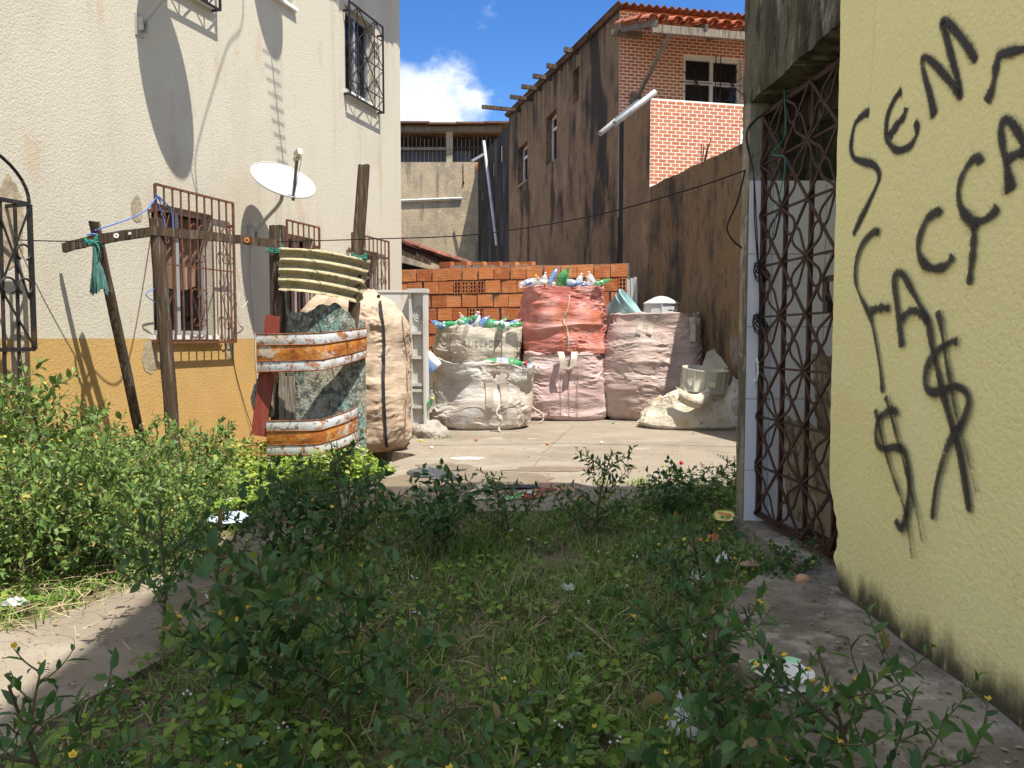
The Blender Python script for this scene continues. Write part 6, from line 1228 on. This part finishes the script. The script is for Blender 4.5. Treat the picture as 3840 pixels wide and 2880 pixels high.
grass(500, (.6, 1.25), (6.05, 6.5), .05, .16, 23, 'grass_tuft', 'grass tufts growing in the courtyard edge', lambda x, y: ((x - .75) ** 2 + ((y - 6.3) * 1.5) ** 2 < .012) | ((x - 1.1) ** 2 + ((y - 6.25) * 1.3) ** 2 < .03), .1, .9)
grass(260, (-1.05, -.7), (9.0, 9.5), .04, .14, 24, 'grass_tuft', 'grass tuft by the boulder before the white bag', lambda x, y: (x + .86) ** 2 + (y - 9.25) ** 2 < .02, .2)
# bright fern-like sprig in the lawn
fs = thing('feathery_sprig', (-.95, 2.55, -.07), 'bright yellow green feathery sprig in the shaded grass', 'plant'); r = np.random.default_rng(77); pos, dr, ln = [], [], []; st = MB()
for k in range(7):
    a = k * .9 + .2; sp = smooth([(-.95, 2.55, -.07), A(-.95 + .08 * math.cos(a), 2.55 + .06 * math.sin(a), .08 + .03 * k), A(-.95 + .22 * math.cos(a), 2.55 + .15 * math.sin(a), .08 + .032 * k)], 22); st.tube(sp, .0015, 3)
    for i in range(6, 22):
        t = unit(sp[i] - sp[i - 1]); s_ = unit(np.cross(t, UZ))
        for sg in (-1, 1): pos.append(sp[i]); dr.append(t * .35 + s_ * sg); ln.append(.03)
pos = np.array(pos); ln = np.array(ln); V, F, at = leaves_np(pos, np.array(dr), UZ + 0 * pos, ln, ln * .38, r.random(len(pos))); part('leaflets', npmesh('leaflets', V, F, at), m_fern, fs); part('stalk', st, m_stem, fs)
# dry straw on the path edge
mb = MB(); r = np.random.default_rng(5)
for k in range(60):
    x, y = -2.0 + .25 * r.normal(), 3.45 + .35 * r.normal(); a = r.random() * 6; L_ = .08 + .16 * r.random(); mb.tube(smooth([(x, y, .004), (x + L_ * .5 * math.cos(a), y + L_ * .5 * math.sin(a), .012 + .01 * r.random()), (x + L_ * math.cos(a + .4), y + L_ * math.sin(a + .4), .004)], 6), .0016, 3)
for k in range(70):
    x, y = -.1 + .5 * r.normal(), 3.0 + .9 * r.normal(); a = r.random() * 6; L_ = .08 + .18 * r.random(); mb.tube(smooth([(x, y, -.03), (x + L_ * .5 * math.cos(a), y + L_ * .5 * math.sin(a), .01 + .03 * r.random()), (x + L_ * math.cos(a + .5), y + L_ * math.sin(a + .5), -.04)], 6), .0017, 3)
tag(link('straw', mb.mesh('straw'), m_straw), 'dry straw stems scattered over the grass and path', kind='stuff')

# crumbs of dead leaf and grit on the concrete
r = np.random.default_rng(91); N_ = 2600
bx_ = np.concatenate([-1.3 + 4.2 * r.random(1500), -2.1 + .85 * r.random(500), .82 + .66 * r.random(600)]); by_ = np.concatenate([5.4 + 6. * r.random(1500) ** 1.6, 2.3 + 3. * r.random(500), 1.2 + 2.6 * r.random(600)]); bz_ = np.concatenate([np.full(1500, .006), np.full(500, -.03), np.full(600, .046)])
a_ = r.random(N_) * 6.28; ln_ = .006 + .022 * r.random(N_) ** 3; V, F, at = leaves_np(np.c_[bx_, by_, bz_], np.c_[np.cos(a_), np.sin(a_), 0 * a_], UZ + .25 * r.normal(size=(N_, 3)), ln_, ln_ * .7, r.random(N_)); tag(link('debris', npmesh('debris', V, F, at), m_debris), 'crumbs of dead leaf and grit scattered on the concrete', kind='stuff')
# ================================================================== LITTER
def crumple(c, sx, sy, h, seed, n=26, cut=.9):
    a = np.linspace(-1, 1, n); X, Y = np.meshgrid(a, a); k = np.sqrt(X * X + Y * Y); sc_ = np.where(k > 1e-6, np.maximum(np.abs(X), np.abs(Y)) / np.maximum(k, 1e-6), 1); X, Y = X * sc_, Y * sc_; k = np.sqrt(X * X + Y * Y)
    R_ = 1 + .25 * fbm(np.stack([X * 1.2, Y * 1.2, X * 0 + seed], -1), 3); Z = h * (.55 + np.abs(fbm(np.stack([X * 2.4, Y * 2.4, X * 0 + seed + 3], -1), 3))) * (1 - .85 * k ** 3); mb = MB(); mb.grid(np.stack([c[0] + X * sx * R_, c[1] + Y * sy * R_, c[2] + Z], -1)); return mb
solo('dark_cloth', crumple((-.72, 6.78, .008), .20, .22, .035, 2.), m_cloth, 'wet dark cloth lying by the puddle', 'cloth', sm=True)
solo('dark_cloth', crumple((-.58, 6.50, .010), .12, .10, .02, 6.), m_cloth, 'torn strip of dark cloth trailing into the puddle', 'cloth', sm=True)
solo('black_rag', crumple((.02, 6.12, .012), .22, .06, .015, 9.), m_cloth, 'black sodden rag on the right side of the puddle', 'cloth', sm=True)
# broken white plate with green rim on the step
pl_ = thing('broken_plate', (.93, 2.56, .04), 'broken white bowl with mint green rim on the step', 'plate')
t = np.linspace(0, 2 * PI, 50); mb = MB(); f_ = lambda a: 1 + .12 * pn(A(math.cos(a) * 3, math.sin(a) * 3, 1.))
mb.grid(np.array([[(.93 + r_ * f_(a) * math.cos(a), 2.56 + r_ * f_(a) * .9 * math.sin(a), .048 + z_) for a in t] for r_, z_ in ((.001, .0), (.075, .0), (.10, .018))])); part('bowl', mb, m_pwhite, pl_, True)
mb = MB(); mb.grid(np.array([[(.93 + r_ * f_(a) * math.cos(a), 2.56 + r_ * f_(a) * .9 * math.sin(a), .048 + z_) for a in t[6:44]] for r_, z_ in ((.10, .018), (.118, .030))])); part('rim', mb, M('mint_plastic', (.38, .72, .46), rough=.35), pl_, True)
mb = MB(); mb.add([(.83, 2.50, .046), (.90, 2.44, .046), (1.0, 2.45, .052), (.95, 2.50, .06), (.86, 2.52, .05)], [(0, 1, 2, 3, 4)]); part('shard', mb, m_pwhite, pl_)
# yellow lid
yl = thing('container_lid', (1.40, 4.98, .0), 'yellow plastic lid with orange print in the weeds by the gate', 'lid')
ax = unit(A(-.3, -.75, .6)); mb = MB(); e1 = unit(np.cross(ax, UZ)); e2 = np.cross(ax, e1); rp = [A(1.38, 4.95, .05) + e1 * (.065 * math.copysign(abs(math.cos(a)) ** .7, math.cos(a))) + e2 * (.038 * math.copysign(abs(math.sin(a)) ** .7, math.sin(a))) for a in np.linspace(0, 2 * PI, 28, endpoint=False)]
rp = np.array(rp); mb.grid(np.array([rp - ax * .01, rp, rp.mean(0) + (rp - rp.mean(0)) * .86 - ax * .006]), True); mb.add(rp.mean(0) + (rp - rp.mean(0)) * .86 - ax * .006, [tuple(range(28))]); part('lid', mb, M('pale_yellow_plastic', (.80, .74, .22), rough=.4), yl)
mb = MB(); c0 = rp.mean(0) + ax * .001; mb.quad(c0 - e1 * .05 - e2 * .010, c0 + e1 * .03 - e2 * .024, c0 + e1 * .045 - e2 * .012, c0 - e1 * .045 + e2 * .006); part('printed_stripe', mb, M('orange_print', (.75, .25, .05), rough=.5), yl)
mb = MB(); 
for k in range(5): mb.quad(*(c0 + ax * .002 + e1 * (-.02 + .010 * k + dx) + e2 * (.008 + .003 * (k % 2) + dy) for dx, dy in ((0, 0), (.004, .001), (.006, .012), (.001, .010))))
part('printed_mark', mb, m_wire, yl)
for (c, sx, sy, h, sd, m, lb) in (((.57, 2.40, -.06), .075, .07, .10, 3., m_pwhite, 'white foam lump half hidden under the kerb shrub'), ((.66, 2.24, -.06), .05, .05, .06, 4., m_stone, 'grey broken lump below the white foam'), ((-1.86, 5.02, .0), .16, .10, .05, 5., M('pale_blue_film', (.55, .66, .82), rough=.3), 'pale blue plastic film at the end of the thicket'), ((-2.35, 5.4, .05), .14, .08, .04, 6., m_bucket, 'crushed pale bottle in the dry weeds'), ((.28, 3.75, -.04), .04, .03, .02, 7., m_pwhite, 'white scrap in the middle of the grass'), ((1.16, 4.15, -.03), .05, .05, .05, 8., m_pwhite, 'torn white paper near the gate threshold'), ((1.25, 3.95, .02), .06, .03, .03, 9., m_bagtan, 'splintered pale wood and paper before the gate'), ((.95, 3.9, -.03), .06, .05, .03, 10., m_dgrey, 'grey plastic scrap in the weeds near the step end'), ((.25, 2.95, -.05), .035, .03, .02, 12., m_bucket, 'small blue scrap in the lawn'), ((1.22, 4.6, -.02), .09, .06, .03, 13., m_hbrick, 'orange brick crumbs in the weeds by the threshold'), ((-2.25, 3.42, .0), .06, .04, .03, 15., m_alu, 'foil scrap under the front bush'), ((-.45, 7.65, .003), .17, .10, .004, 16., m_strap, 'pale dried splash on the concrete behind the puddle'), ((-1.92, 2.55, -.01), .12, .03, .012, 17., m_pwhite, 'torn white strip on the pale path')):
    solo('scrap', crumple(c, sx, sy, h, sd, 16), m, lb, 'litter', 'scraps of litter', sm=False)
for (x, y, m, lb) in ((.40, 8.6, m_orange, 'orange bottle cap on the courtyard floor'), (1.02, 8.75, m_pwhite, 'white cap standing on the lit concrete'), (-.42, 8.95, m_hbrick, 'brick chip before the white bag'), (-1.06, 8.9, m_cyel, 'yellow cap by the tan bag'), (1.42, 10.75, m_pgreen, 'green cap at the pink bag corner'), (1.62, 7.3, m_cred, 'red scrap near the gate pillar'), (-.88, 8.35, m_pwhite, 'white scrap by the tan bag foot')):
    mb = MB(); mb.lathe([(.001, 0), (.018, 0), (.02, .004), (.019, .02), (.001, .021)], 12, (x, y, .004)); solo('bottle_cap', mb, m, lb, 'cap', 'loose bottle caps')
mb = MB(); mb.grid(A(1.39, 3.62, .045) + Gs * (1 + .2 * fbm(Gs * 1.5, 2))[..., None] * A(.035, .03, .03), True); solo('pebble', mb, M('orange_pebble', (.55, .34, .2), rough=.9), 'orange pebble on the step by the wall corner', 'stone', sm=True)
